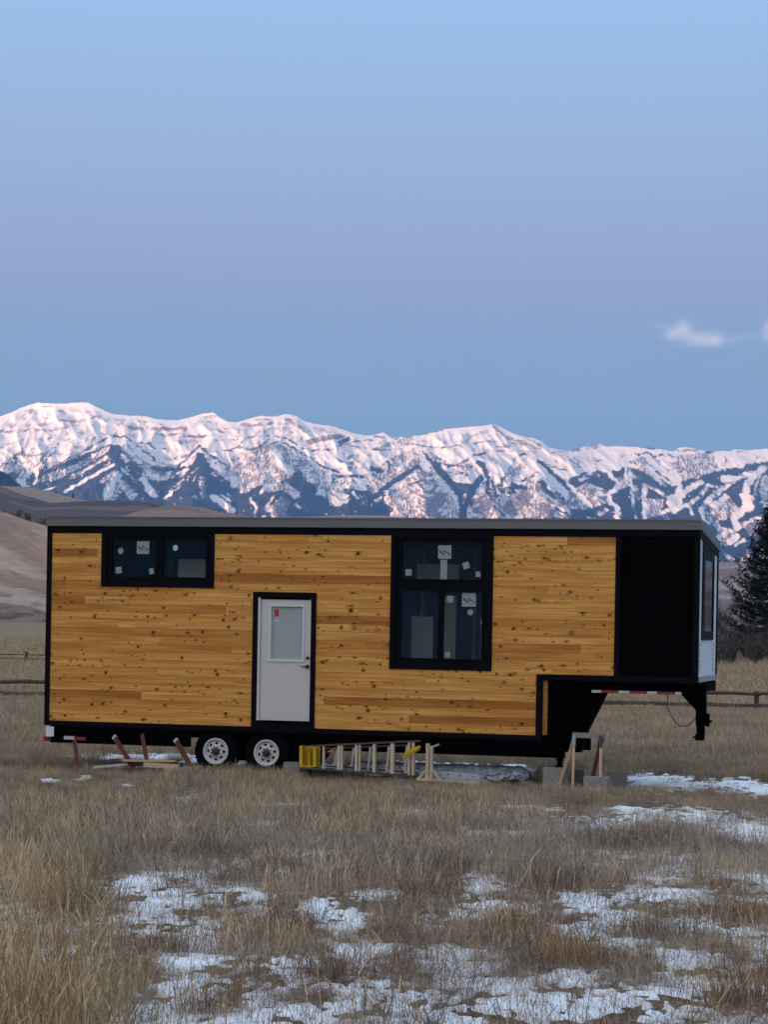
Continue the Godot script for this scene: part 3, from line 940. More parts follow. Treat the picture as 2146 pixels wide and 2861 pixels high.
func make_materials() -> void:
	var wood := surface("cedar", Color.WHITE, 0.55)
	wood.albedo_texture = cedar_texture()
	wood.vertex_color_use_as_albedo = true
	wood.metallic_specular = 0.3
	var black := surface("black_trim", Color(0.002, 0.0027, 0.005), 0.6)
	black.metallic_specular = 0.2
	var pitch := surface("black_felt", Color(0.0025, 0.0025, 0.003), 1.0)
	pitch.metallic_specular = 0.05
	var steel := surface("black_steel", Color(0.0015, 0.0015, 0.0018), 0.7)
	steel.metallic_specular = 0.08
	surface("roof_metal", Color(0.15, 0.155, 0.16), 0.5, 0.2)
	surface("door_paint", Color(0.62, 0.6, 0.58), 0.45)
	surface("white_frame", Color(0.68, 0.66, 0.66), 0.4)
	surface("frosted_glass", Color(0.36, 0.43, 0.42), 0.35)
	surface("wheel_white", Color(0.6, 0.58, 0.57), 0.4)
	surface("rubber", Color(0.005, 0.005, 0.0055), 0.9)
	(mats["rubber"] as StandardMaterial3D).metallic_specular = 0.08
	surface("hub_dark", Color(0.025, 0.024, 0.024), 0.5)
	surface("red_tape", Color(0.26, 0.012, 0.015), 0.5)
	surface("white_tape", Color(0.5, 0.5, 0.49), 0.5)
	surface("red_lens", Color(0.3, 0.008, 0.01), 0.25)
	surface("white_plastic", Color(0.72, 0.72, 0.75), 0.5)
	surface("sticker_paper", Color(0.26, 0.31, 0.3), 0.8)
	surface("sticker_red", Color(0.5, 0.02, 0.02), 0.6)
	surface("house_wrap", Color(0.62, 0.68, 0.74), 0.6)
	surface("wrap_print", Color(0.6, 0.36, 0.32), 0.7)
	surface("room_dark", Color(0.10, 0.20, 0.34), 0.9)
	surface("room_pale", Color(0.50, 0.60, 0.55), 0.9)
	surface("bright_metal", Color(0.6, 0.62, 0.65), 0.4, 0.4)
	surface("pale_lumber", Color(0.56, 0.44, 0.29), 0.8)
	surface("step_cream", Color(0.60, 0.50, 0.34), 0.7)
	surface("ladder_yellow", Color(0.62, 0.40, 0.015), 0.5)
	surface("ladder_rail", Color(0.06, 0.055, 0.03), 0.6)
	surface("rail_red", Color(0.12, 0.05, 0.035), 0.6)
	surface("saw_leg", Color(0.55, 0.34, 0.20), 0.8)
	surface("saw_bracket", Color(0.30, 0.29, 0.29), 0.6)
	surface("saw_beam", Color(0.27, 0.235, 0.19), 0.85)
	surface("stained_wood", Color(0.13, 0.04, 0.022), 0.8)
	surface("cut_end", Color(0.55, 0.48, 0.42), 0.9)
	surface("brown_block", Color(0.07, 0.045, 0.04), 0.9)
	surface("weathered_block", Color(0.17, 0.14, 0.125), 0.95)
	surface("channel_grey", Color(0.33, 0.35, 0.38), 0.5, 0.2)
	surface("fence_wood", Color(0.085, 0.064, 0.05), 0.95)
	surface("bark", Color(0.06, 0.045, 0.035), 0.95)
	var pane := surface("window_pane", Color(0.02, 0.06, 0.11), 0.04)
	pane.transparency = BaseMaterial3D.TRANSPARENCY_ALPHA
	pane.albedo_color.a = 0.22
	pane.metallic_specular = 0.4
	var lab := surface("label_print", Color.WHITE, 0.8)
	lab.albedo_texture = label_texture()
	var con := surface("concrete", Color.WHITE, 0.95)
	con.albedo_texture = speckled(61, Color(0.46, 0.45, 0.45), Color(0.66, 0.64, 0.62), 0.05)
	con.uv1_triplanar = true
	con.uv1_scale = Vector3(1.5, 1.5, 1.5)
	var foil := surface("foil", Color.WHITE, 0.4, 0.12)
	foil.albedo_texture = speckled(62, Color(0.42, 0.44, 0.48), Color(0.95, 0.97, 1.0), 0.05)
	foil.uv1_triplanar = true

# ------------------------------------------------------------------ the tiny house
func slab_part(called: String, mat: String, parent: Node3D, a: Vector3, b: Vector3) -> MeshInstance3D:
	var st := start()
	bx(st, a, b)
	return done(st, called, mats[mat], parent)

func decal_like(called: String, mat: String, parent: Node3D, c: Vector3, w: float, h: float, turn := 0.0, sides := 4) -> MeshInstance3D:
	# a thin piece of paper or film stuck on glass
	var st := start()
	var p := []
	if sides == 4:
		for k in [[-1, -1], [1, -1], [1, 1], [-1, 1]]:
			p.append(Vector2(k[0] * w / 2, k[1] * h / 2).rotated(turn))
	else:
		for k in sides:
			p.append(Vector2(cos(TAU * k / sides) * w / 2, sin(TAU * k / sides) * h / 2))
	var o := Transform3D(Basis(), c)
	for k in p.size() - 2:
		var v := [p[0], p[k + 2], p[k + 1]]
		st.set_normal(Vector3(0, 0, 1))
		for q in v:
			st.set_uv(Vector2(q.x / w + 0.5, 0.5 - q.y / h))
			st.add_vertex(o * Vector3(q.x, q.y, 0.0))
	return done(st, called, mats[mat], parent)

func siding(t: Node3D) -> void:
	# openings that the boards stop at: left, right, bottom, top
	var holes := [[-3.22, -1.25, 3.08, 4.2], [-0.46, 0.57, 0.5, 2.94], [1.94, 3.59, 1.79, 4.2]]
	var pitch := 0.1352
	for row in 24:
		var lo := 0.71 + row * pitch
		var hi := lo + pitch
		var right := 5.68
		if lo + pitch * 0.5 < 1.69:
			right = 4.42
		var cut := [-4.2]
		var at := -4.2 + rng.randf_range(0.6, 4.6)
		while at < right - 0.5:
			cut.append(at)
			at += rng.randf_range(2.4, 4.9)
		cut.append(right)
		for n in cut.size() - 1:
			var tone := rng.randf_range(-1.0, 1.0)
			var tint := Color(1.06, 1.05, 1.03).lerp(Color(0.72, 0.60, 0.49), clampf(tone, 0.0, 1.0) * 0.95).lerp(Color(1.18, 1.2, 1.22), clampf(-tone, 0.0, 1.0) * 0.9)
			if rng.randf() < 0.12:
				tint = Color(0.62, 0.5, 0.4)
			var off := Vector2(rng.randf() * 8.0, (rng.randi() % 15) * pitch + rng.randf() * 0.01)
			var proud := rng.randf_range(0.017, 0.021)
			var edges := [cut[n] + 0.0012, cut[n + 1] - 0.0012]
			for h in holes:
				for e in [h[0], h[1]]:
					if e > cut[n] + 0.02 and e < cut[n + 1] - 0.02:
						edges.append(e)
			edges.sort()
			var st: SurfaceTool = null
			for k in edges.size() - 1:
				var a: float = edges[k]
				var b: float = edges[k + 1]
				var y0 := lo + 0.0007
				var y1 := hi - 0.0007
				var m := (a + b) / 2
				for h in holes:
					if m > h[0] and m < h[1]:
						if h[2] < lo + pitch / 2 and h[3] > lo + pitch / 2:
							if h[2] > lo + 0.01:
								y1 = h[2]
							elif h[3] < hi - 0.01:
								y0 = h[3]
							else:
								y1 = y0
						elif h[2] < hi and h[2] > lo:
							y1 = minf(y1, h[2])
						elif h[3] > lo and h[3] < hi:
							y0 = maxf(y0, h[3])
				if y1 - y0 < 0.01 or b - a < 0.01:
					if st:
						done(st, "siding_board", mats["cedar"], t)
						st = null
					continue
				if st == null:
					st = start()
				st.set_color(tint)
				# face with eased long edges
				var e := 0.002
				var prof := [[y0, 0.0], [y0, proud - e], [y0 + e, proud], [y1 - e, proud], [y1, proud - e], [y1, 0.0]]
				for s in prof.size() - 1:
					var p0 := Vector3(a, prof[s][0], prof[s][1])
					var p1 := Vector3(b, prof[s][0], prof[s][1])
					var p2 := Vector3(b, prof[s + 1][0], prof[s + 1][1])
					var p3 := Vector3(a, prof[s + 1][0], prof[s + 1][1])
					var nn := (p2 - p0).cross(p3 - p0).normalized()
					st.set_normal(nn if nn.z > 0 or absf(nn.z) < 0.01 else -nn)
					for v in [p0, p3, p2, p0, p2, p1]:
						st.set_uv(Vector2((v.x + off.x) / 8.2, (v.y - lo + off.y) / 2.05))
						st.add_vertex(v)
			if st:
				done(st, "siding_board", mats["cedar"], t)
	var extra := start()
	extra.set_color(Color(0.62, 0.56, 0.5))
	bx(extra, Vector3(4.49, 0.72, -0.06), Vector3(4.566, 1.612, -0.02))
	done(extra, "siding_board", mats["cedar"], t)

func wheel(t: Node3D, u: float, outside: float, facing: float) -> void:
	var w := Node3D.new()
	w.name = "wheel"
	t.add_child(w, true)
	w.position = Vector3(u, 0.272, outside)
	w.rotation.y = 0.0 if facing > 0 else PI
	var st := start()
	lathe(st, Vector3.ZERO, [Vector2(0.22, -0.2), Vector2(0.36, -0.225), Vector2(0.388, -0.19), Vector2(0.388, -0.04), Vector2(0.372, -0.012), Vector2(0.32, 0.006), Vector2(0.25, -0.006), Vector2(0.22, -0.022)], 56)
	for k in 40:
		var a := TAU * k / 40
		bx(st, Vector3(-0.011, 0.384, -0.185), Vector3(0.011, 0.394, -0.045), Transform3D(Basis(Vector3(0, 0, 1), a), Vector3.ZERO))
	done(st, "tyre", mats["rubber"], w)
	st = start()
	# rolled rim lip, then the dished disc with eight hand holes
	lathe(st, Vector3.ZERO, [Vector2(0.222, -0.02), Vector2(0.224, 0.006), Vector2(0.212, 0.014), Vector2(0.192, 0.004), Vector2(0.184, -0.03), Vector2(0.17, -0.04)], 64)
	var rings := [0.17, 0.157, 0.147, 0.137, 0.127, 0.117, 0.107, 0.09, 0.06]
	var deep := [-0.04, -0.036, -0.032, -0.028, -0.024, -0.02, -0.014, -0.006, -0.004]
	var turn := rng.randf() * TAU
	for n in rings.size() - 1:
		for k in 96:
			var a := TAU * k / 96.0
			var b := TAU * (k + 1) / 96.0
			var mid := (a + b) / 2
			var rm: float = (rings[n] + rings[n + 1]) / 2
			var off := wrapf(mid * 8.0, -PI, PI) / 8.0 * rm
			if pow(off / 0.024, 2) + pow((rm - 0.137) / 0.021, 2) < 1.0:
				continue
			var p := []
			for q in [[rings[n], a, deep[n]], [rings[n], b, deep[n]], [rings[n + 1], b, deep[n + 1]], [rings[n + 1], a, deep[n + 1]]]:
				p.append(Vector3(cos(q[1] + turn) * q[0], sin(q[1] + turn) * q[0], q[2]))
			quad(st, p[3], p[2], p[1], p[0])
	done(st, "rim", mats["wheel_white"], w)
	st = start()
	lathe(st, Vector3.ZERO, [Vector2(0.066, -0.02), Vector2(0.064, 0.012), Vector2(0.042, 0.03), Vector2(0.04, 0.055), Vector2(0.0, 0.06)], 24)
	for k in 8:
		var a := TAU * k / 8 + turn + 0.39
		tube(st, Vector3(cos(a) * 0.083, sin(a) * 0.083, -0.01), Vector3(cos(a) * 0.083, sin(a) * 0.083, 0.022), 0.0125, 0.011, 6)
	done(st, "hub", mats["hub_dark"], w)
	st = start()
	lathe(st, Vector3.ZERO, [Vector2(0.2, -0.12), Vector2(0.0, -0.12)], 24)
	done(st, "brake_drum", mats["rubber"], w)

func window_part(t: Node3D, u0: float, u1: float, y0: float, y1: float, lights: Array) -> Node3D:
	# casing, frame and one pane for each light [u0, u1, y0, y1]
	var w := Node3D.new()
	w.name = "window"
	t.add_child(w, true)
	var st := start()
	bx(st, Vector3(u0, y0, 0.002), Vector3(u0 + 0.09, y1, 0.042))
	bx(st, Vector3(u1 - 0.09, y0, 0.002), Vector3(u1, y1, 0.042))
	bx(st, Vector3(u0 + 0.09, y0, 0.002), Vector3(u1 - 0.09, y0 + 0.09, 0.04))
	bx(st, Vector3(u0 + 0.09, y1 - 0.05, 0.002), Vector3(u1 - 0.09, y1, 0.04))
	done(st, "casing", mats["black_trim"], w)
	st = start()
	for l in lights:
		var f := 0.03
		bx(st, Vector3(l[0] - f, l[2] - f, -0.06), Vector3(l[0], l[3] + f, 0.024))
		bx(st, Vector3(l[1], l[2] - f, -0.06), Vector3(l[1] + f, l[3] + f, 0.024))
		bx(st, Vector3(l[0], l[2] - f, -0.058), Vector3(l[1], l[2], 0.022))
		bx(st, Vector3(l[0], l[3], -0.058), Vector3(l[1], l[3] + f, 0.022))
	done(st, "frame", mats["black_trim"], w)
	# the black board behind and between the lights
	st = start()
	var xs := [u0 + 0.09, u1 - 0.09]
	var ys := [y0 + 0.09, y1 - 0.05]
	for l in lights:
		for k in 2:
			xs.append(l[k])
			ys.append(l[2 + k])
	xs.sort()
	ys.sort()
	for i in xs.size() - 1:
		for j in ys.size() - 1:
			var mx: float = (xs[i] + xs[i + 1]) / 2
			var my: float = (ys[j] + ys[j + 1]) / 2
			var open := false
			for l in lights:
				open = open or (mx > l[0] and mx < l[1] and my > l[2] and my < l[3])
			if not open and xs[i + 1] - xs[i] > 0.001 and ys[j + 1] - ys[j] > 0.001:
				bx(st, Vector3(xs[i], ys[j], -0.05), Vector3(xs[i + 1], ys[j + 1], 0.012))
	done(st, "mullion", mats["black_trim"], w)
	for l in lights:
		st = start()
		quad(st, Vector3(l[0], l[2], -0.02), Vector3(l[0], l[3], -0.02), Vector3(l[1], l[3], -0.02), Vector3(l[1], l[2], -0.02))
		done(st, "pane", mats["window_pane"], w)
	return w

func build_house() -> void:
	var t := thing("tiny_house", "cedar-clad tiny house with black trim standing on a gooseneck trailer", "tiny house", HOUSE_AT, HOUSE_TURN)
	var deep := -2.59
	# walls, floor, roof
	var st := start()
	for r in [[-4.265, -3.17, 0.64, 4.07], [-3.17, -1.30, 0.64, 3.13], [-3.17, -1.30, 3.95, 4.07], [-1.30, -0.41, 0.64, 4.07], [-0.41, 0.53, 0.64, 0.80], [-0.41, 0.53, 2.89, 4.07], [0.53, 1.99, 0.64, 4.07], [1.99, 3.54, 0.64, 1.84], [1.99, 3.54, 3.95, 4.07], [3.54, 4.39, 0.64, 4.07], [4.39, 7.0, 1.63, 4.07]]:
		bx(st, Vector3(r[0], r[2], -0.1), Vector3(r[1], r[3], 0.0))
	done(st, "front_wall", mats["black_felt"], t)
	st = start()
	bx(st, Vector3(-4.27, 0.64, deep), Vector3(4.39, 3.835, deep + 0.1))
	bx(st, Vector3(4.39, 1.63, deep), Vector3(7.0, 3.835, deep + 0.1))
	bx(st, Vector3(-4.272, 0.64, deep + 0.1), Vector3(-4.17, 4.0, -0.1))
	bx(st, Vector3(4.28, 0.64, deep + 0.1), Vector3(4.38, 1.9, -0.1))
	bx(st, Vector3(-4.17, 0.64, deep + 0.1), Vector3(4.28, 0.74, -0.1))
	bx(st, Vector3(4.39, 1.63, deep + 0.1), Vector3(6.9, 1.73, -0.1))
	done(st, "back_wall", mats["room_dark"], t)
	st = start()
	var ra := [Vector3(0, 4.085, 0.06), Vector3(0, 4.235, 0.06), Vector3(0, 3.985, -2.66), Vector3(0, 3.82, -2.66)]
	var L := Vector3(-4.29, 0, 0)
	var R := Vector3(7.035, 0, 0)
	hexa(st, [ra[0] + L, ra[0] + R, ra[1] + R, ra[1] + L, ra[3] + L, ra[3] + R, ra[2] + R, ra[2] + L])
	done(st, "roof", mats["roof_metal"], t)
	st = start()
	bx(st, Vector3(-4.295, 4.218, 0.061), Vector3(7.04, 4.243, 0.072))
	bx(st, Vector3(-4.293, 4.078, 0.061), Vector3(7.038, 4.094, 0.075))
	done(st, "drip_edge", mats["roof_metal"], t)
	# black trim
	slab_part("corner_trim", "black_trim", t, Vector3(-4.275, 0.63, -0.02), Vector3(-4.185, 4.074, 0.036))
	slab_part("top_trim", "black_trim", t, Vector3(-4.185, 3.962, 0.001), Vector3(6.92, 4.072, 0.033))
	slab_part("bottom_trim", "black_trim", t, Vector3(-4.185, 0.628, 0.001), Vector3(4.385, 0.712, 0.033))
	slab_part("step_trim", "black_trim", t, Vector3(4.385, 0.628, -0.08), Vector3(4.482, 1.708, 0.036))
	slab_part("step_trim", "black_trim", t, Vector3(4.482, 1.615, 0.001), Vector3(6.92, 1.712, 0.034))
	slab_part("upright_trim", "black_trim", t, Vector3(5.655, 1.712, 0.001), Vector3(5.737, 3.962, 0.037))
	slab_part("corner_trim", "black_trim", t, Vector3(6.92, 1.62, -0.08), Vector3(7.012, 4.078, 0.036))
	slab_part("unfinished_panel", "black_felt", t, Vector3(5.737, 1.712, 0.001), Vector3(6.92, 3.962, 0.006)).set_meta("label", "flat black wall panel not yet clad with cedar")
	siding(t)
	# windows and their stickers
	var w := window_part(t, -3.262, -1.21, 3.04, 3.962, [[-3.075, -2.266, 3.216, 3.871], [-2.146, -1.353, 3.216, 3.871]])
	w.set_meta("label", "wide two-pane window high under the eave at left")
	decal_like("label_sheet", "label_print", w, Vector3(-2.52, 3.716, -0.012), 0.225, 0.22)
	decal_like("sticker", "sticker_paper", w, Vector3(-2.927, 3.655, -0.012), 0.11, 0.12, 0.5, 6)
	decal_like("sticker", "sticker_paper", w, Vector3(-2.961, 3.325, -0.012), 0.11, 0.11, 0.1)
	decal_like("sticker", "sticker_paper", w, Vector3(-2.357, 3.315, -0.012), 0.085, 0.1, 0.15)
	decal_like("sticker", "room_pale", w, Vector3(-1.93, 3.717, -0.012), 0.1, 0.11, 0.4, 6)
	w = window_part(t, 1.895, 3.632, 1.742, 3.962, [[2.064, 3.446, 3.237, 3.861], [2.07, 2.715, 1.93, 3.04], [2.8, 3.452, 1.928, 3.036]])
	w.set_meta("label", "tall window of three lights right of the door")
	decal_like("label_sheet", "label_print", w, Vector3(2.80, 3.688, -0.012), 0.225, 0.225)
	decal_like("label_sheet", "label_print", w, Vector3(3.225, 2.905, -0.012), 0.235, 0.225)
	decal_like("sticker", "sticker_paper", w, Vector3(2.788, 3.40, -0.012), 0.115, 0.32)
	decal_like("sticker", "sticker_paper", w, Vector3(3.165, 3.47, -0.012), 0.11, 0.11, 0.35)
	decal_like("sticker", "sticker_paper", w, Vector3(3.372, 3.325, -0.012), 0.08, 0.09, 0.1)
	decal_like("sticker", "sticker_paper", w, Vector3(2.19, 3.345, -0.012), 0.105, 0.105)
	decal_like("sticker", "sticker_paper", w, Vector3(2.905, 2.912, -0.012), 0.105, 0.115)
	decal_like("sticker", "sticker_paper", w, Vector3(3.252, 2.70, -0.012), 0.105, 0.105, 0.0, 9)
	decal_like("sticker", "sticker_paper", w, Vector3(2.876, 2.0, -0.012), 0.085, 0.09, 0.1)
	decal_like("sticker", "sticker_paper", w, Vector3(3.438, 2.54, -0.012), 0.025, 0.08)
	# what shows dimly inside
	for p in [[1.95, 2.33, 0.75, 2.62, -1.2], [2.45, 2.66, 0.75, 2.98, -1.5], [2.0, 2.75, 3.25, 3.52, -1.3], [2.95, 3.4, 0.75, 2.5, -2.2], [-2.2, -1.7, 3.0, 3.55, -0.9], [-1.55, -1.1, 3.0, 3.6, -1.1]]:
		slab_part("inside_panel", "room_pale", t, Vector3(p[0], p[2], p[4] - 0.03), Vector3(p[1], p[3], p[4]))
	for k in 9:
		slab_part("wall_stud", "pale_lumber", t, Vector3(-3.9 + k * 0.95, 0.75, deep + 0.1), Vector3(-3.84 + k * 0.95, 3.8, deep + 0.19))
	# door
	st = start()
	bx(st, Vector3(-0.502, 0.64, 0.002), Vector3(-0.412, 2.985, 0.044))
	bx(st, Vector3(0.527, 0.64, 0.002), Vector3(0.612, 2.985, 0.044))
	bx(st, Vector3(-0.412, 2.897, 0.002), Vector3(0.527, 2.987, 0.042))
	bx(st, Vector3(-0.412, 0.66, 0.002), Vector3(0.527, 0.80, 0.04))
	done(st, "door_casing", mats["black_trim"], t)
	slab_part("threshold", "black_steel", t, Vector3(-0.412, 0.80, -0.09), Vector3(0.527, 0.822, 0.05))
	st = start()
	bx(st, Vector3(-0.41, 0.805, -0.06), Vector3(-0.372, 2.895, 0.034))
	bx(st, Vector3(0.521, 0.805, -0.06), Vector3(0.529, 2.895, 0.03))
	done(st, "door_frame", mats["white_frame"], t)
	slab_part("door_head", "black_steel", t, Vector3(-0.372, 2.868, -0.06), Vector3(0.521, 2.895, 0.02))
	st = start()
	var gl := [-0.182, 0.372, 1.862, 2.745]
	for r in [[-0.366, gl[0], 0.826, 2.862], [gl[1], 0.519, 0.826, 2.862], [gl[0], gl[1], 0.826, gl[2]], [gl[0], gl[1], gl[3], 2.862]]:
		bx(st, Vector3(r[0], r[2], -0.05), Vector3(r[1], r[3], 0.002))
	var door := done(st, "door", mats["door_paint"], t)
	door.set_meta("label", "pale grey door with a half light of frosted glass")
	st = start()
	for r in [[-0.216, gl[0], 1.816, 2.794], [gl[1], 0.406, 1.816, 2.794], [gl[0], gl[1], 1.816, gl[2]], [gl[0], gl[1], gl[3], 2.794]]:
		bx(st, Vector3(r[0], r[2], 0.0025), Vector3(r[1], r[3], 0.02))
	done(st, "light_frame", mats["white_frame"], door)
	slab_part("frosted_pane", "frosted_glass", door, Vector3(gl[0], gl[2], -0.03), Vector3(gl[1], gl[3], -0.02))
	decal_like("sticker_backing", "white_tape", door, Vector3(-0.094, 2.632, -0.0178), 0.1, 0.155)
	decal_like("sticker", "sticker_red", door, Vector3(-0.096, 2.635, -0.016), 0.078, 0.125)
	decal_like("sticker_mark", "room_pale", door, Vector3(-0.085, 2.51, -0.0178), 0.09, 0.02)
	decal_like("sticker_mark", "wrap_print", door, Vector3(-0.1, 1.93, -0.0178), 0.08, 0.09, 0.3, 3)
	st = start()
	tube(st, Vector3(0.47, 1.89, 0.002), Vector3(0.47, 1.89, 0.03), 0.03, 0.026, 16)
	done(st, "deadbolt", mats["hub_dark"], door)
	st = start()
	tube(st, Vector3(0.468, 1.744, 0.002), Vector3(0.468, 1.744, 0.022), 0.034, 0.034, 16)
	tube(st, Vector3(0.468, 1.744, 0.02), Vector3(0.468, 1.744, 0.06), 0.011, 0.011, 8)
	tube(st, Vector3(0.468, 1.744, 0.055), Vector3(0.36, 1.742, 0.058), 0.011, 0.008, 8)
	done(st, "lever_handle", mats["hub_dark"], door)
	# the unfinished end wall at right, white wrap round a tall window
	st = start()
	for r in [[deep + 0.02, -1.98, 1.72, 3.84], [-0.42, -0.082, 1.72, 4.0], [-1.98, -0.42, 1.72, 2.31], [-1.98, -0.42, 3.74, 3.9]]:
		bx(st, Vector3(6.9, r[2], r[0]), Vector3(7.0, r[3], r[1]))
	done(st, "end_wall", mats["house_wrap"], t)
	st = start()
	for r in [[-0.7, -0.42, 2.31, 3.74], [-1.98, -1.84, 2.31, 3.74], [-1.84, -0.7, 2.31, 2.45], [-1.84, -0.7, 3.62, 3.74]]:
		bx(st, Vector3(6.94, r[2], r[0]), Vector3(7.022, r[3], r[1]))
	var ew := done(st, "end_window", mats["black_trim"], t)
	st = start()
	quad(st, Vector3(7.01, 2.45, -0.7), Vector3(7.01, 3.62, -0.7), Vector3(7.01, 3.62, -1.84), Vector3(7.01, 2.45, -1.84))
	done(st, "pane", mats["window_pane"], ew)
	st = start()
	hexa(st, [Vector3(6.95, 3.96, -0.082), Vector3(7.02, 3.96, -0.082), Vector3(7.02, 4.07, -0.082), Vector3(6.95, 4.07, -0.082), Vector3(6.95, 3.72, deep), Vector3(7.02, 3.72, deep), Vector3(7.02, 3.83, deep), Vector3(6.95, 3.83, deep)])
	done(st, "end_top_trim", mats["black_trim"], t)
	st = start()
	hexa(st, [Vector3(6.99, 3.745, -0.41), Vector3(7.012, 3.745, -0.41), Vector3(7.012, 3.93, -0.41), Vector3(6.99, 3.93, -0.41), Vector3(6.99, 3.745, -2.05), Vector3(7.012, 3.745, -2.05), Vector3(7.012, 3.79, -2.05), Vector3(6.99, 3.79, -2.05)])
	done(st, "end_header", mats["black_trim"], t)
	slab_part("corner_trim", "black_trim", t, Vector3(6.95, 1.63, deep - 0.01), Vector3(7.02, 3.72, deep + 0.1))
	slab_part("end_flashing", "channel_grey", t, Vector3(6.93, 1.63, deep + 0.1), Vector3(7.025, 1.72, -0.082))
	# red print running up the wrap
	for z in [-0.3, -2.1]:
		var pr := Node3D.new()
		pr.name = "wrap_print"
		t.add_child(pr, true)
		for k in 6:
			st = start()
			bx(st, Vector3(7.0015, 1.78 + k * 0.085, z - 0.09), Vector3(7.0025, 1.84 + k * 0.085, z + 0.09))
			done(st, "printed_line", mats["wrap_print"], pr)
	build_trailer(t, deep)

func build_trailer(t: Node3D, deep: float) -> void:
	var st := start()
	bx(st, Vector3(-4.16, 0.33, -0.06), Vector3(-1.6, 0.628, 0.022))
	bx(st, Vector3(0.26, 0.352, -0.06), Vector3(4.868, 0.626, 0.022))
	bx(st, Vector3(-1.6, 0.6, -0.06), Vector3(0.26, 0.628, 0.022))
	done(st, "side_rail", mats["black_steel"], t)
	st = start()
	bx(st, Vector3(-4.16, 0.35, deep), Vector3(4.86, 0.628, deep + 0.08))
	done(st, "side_rail", mats["black_steel"], t)
	for k in 11:
		var u := -4.0 + k * 0.85
		if u < -1.7 or u > 0.35:
			slab_part("crossmember", "black_steel", t, Vector3(u, 0.45, deep + 0.08), Vector3(u + 0.06, 0.626, -0.06))
	slab_part("wheel_well", "black_felt", t, Vector3(-1.6, 0.1, -0.5), Vector3(0.26, 0.6, -0.46))
	slab_part("wheel_well", "black_felt", t, Vector3(-1.6, 0.596, -0.46), Vector3(0.26, 0.6, -0.06))
	st = start()
	for u in [-1.136, -0.231]:
		tube(st, Vector3(u, 0.272, -0.2), Vector3(u, 0.272, deep + 0.2), 0.05, 0.05, 10)
	done(st, "axle", mats["black_steel"], t)
	for u in [-1.136, -0.231]:
		wheel(t, u, 0.0, 1.0)
		wheel(t, u, deep, -1.0)
	# tail end
	slab_part("reflector", "white_plastic", t, Vector3(-4.235, 0.432, -0.03), Vector3(-4.165, 0.607, 0.034))
	slab_part("reflector", "white_plastic", t, Vector3(-4.164, 0.436, 0.023), Vector3(-4.092, 0.605, 0.032))
	slab_part("tail_light", "red_lens", t, Vector3(-4.28, 0.354, -0.06), Vector3(-4.2, 0.436, 0.03))
	slab_part("tape_strip", "white_tape", t, Vector3(-3.904, 0.392, 0.0225), Vector3(-3.711, 0.45, 0.026))
	slab_part("tape_strip", "red_tape", t, Vector3(-3.709, 0.386, 0.0225), Vector3(-3.505, 0.444, 0.026))
	# gooseneck
	st = start()
	bx(st, Vector3(4.57, 1.575, -0.16), Vector3(7.14, 1.612, 0.0))
	bx(st, Vector3(4.57, 1.475, -0.09), Vector3(7.14, 1.575, -0.05))
	bx(st, Vector3(4.57, 1.43, -0.16), Vector3(7.14, 1.475, 0.0))
	done(st, "gooseneck_beam", mats["black_steel"], t)
	slab_part("gooseneck_beam", "black_steel", t, Vector3(4.57, 1.44, deep + 0.02), Vector3(7.0, 1.612, deep + 0.14))
	for u in [5.2, 6.1, 6.95]:
		slab_part("crossmember", "black_steel", t, Vector3(u, 1.46, deep + 0.14), Vector3(u + 0.07, 1.6, -0.16))
	st = start()
	plate(st, [Vector2(4.4, 0.626), Vector2(4.568, 0.626), Vector2(4.568, 0.45), Vector2(5.107, 0.45), Vector2(5.215, 0.81), Vector2(5.5, 1.395), Vector2(5.515, 1.428), Vector2(4.4, 1.428)], -0.34, -0.062)
	done(st, "neck_riser", mats["black_steel"], t)
	slab_part("riser_wall", "black_felt", t, Vector3(4.383, 0.64, deep + 0.1), Vector3(4.42, 1.62, -0.082))
	var tape := [5.295, 5.457, 5.735, 5.91, 6.2, 6.36, 6.65, 6.755]
	for k in 7:
		slab_part("tape_strip", "white_tape" if k % 2 == 0 else "red_tape", t, Vector3(tape[k] + 0.002, 1.432, 0.0005), Vector3(tape[k + 1] - 0.002, 1.473, 0.004))
	st = start()
	plate(st, [Vector2(6.75, 1.428), Vector2(6.985, 1.18), Vector2(6.985, 1.428)], -0.11, -0.05)
	done(st, "gusset", mats["black_steel"], t)
	slab_part("neck_post", "black_steel", t, Vector3(6.986, 0.95, -0.15), Vector3(7.145, 1.43, -0.01))
	st = start()
	bx(st, Vector3(7.0, 0.74, -0.13), Vector3(7.125, 0.95, -0.03))
	bx(st, Vector3(6.98, 0.705, -0.14), Vector3(7.12, 0.8, -0.02))
	bx(st, Vector3(7.145, 0.93, -0.12), Vector3(7.2, 1.14, -0.04))
	tube(st, Vector3(7.17, 1.0, -0.08), Vector3(7.24, 1.02, -0.08), 0.02, 0.02, 8)
	tube(st, Vector3(6.97, 0.76, -0.08), Vector3(6.94, 0.745, -0.08), 0.018, 0.014, 8)
	done(st, "coupler", mats["black_steel"], t)
	st = start()
	bx(st, Vector3(4.718, 0.3, -0.18), Vector3(4.82, 0.625, -0.07))
	bx(st, Vector3(4.732, 0.215, -0.17), Vector3(4.806, 0.3, -0.08))
	bx(st, Vector3(4.70, 0.198, -0.21), Vector3(4.835, 0.215, -0.04))
	done(st, "jack_leg", mats["black_steel"], t)
	st = start()
	var c := [[6.505, 1.43], [6.498, 1.25], [6.53, 1.15], [6.575, 1.078], [6.664, 0.953], [6.728, 0.92], [6.838, 0.929], [6.923, 1.001], [6.963, 1.066], [6.99, 1.12]]
	for k in c.size() - 1:
		tube(st, Vector3(c[k][0], c[k][1], -0.2), Vector3(c[k + 1][0], c[k + 1][1], -0.2), 0.009, 0.009, 7, false)
	done(st, "brake_cable", mats["hub_dark"], t)

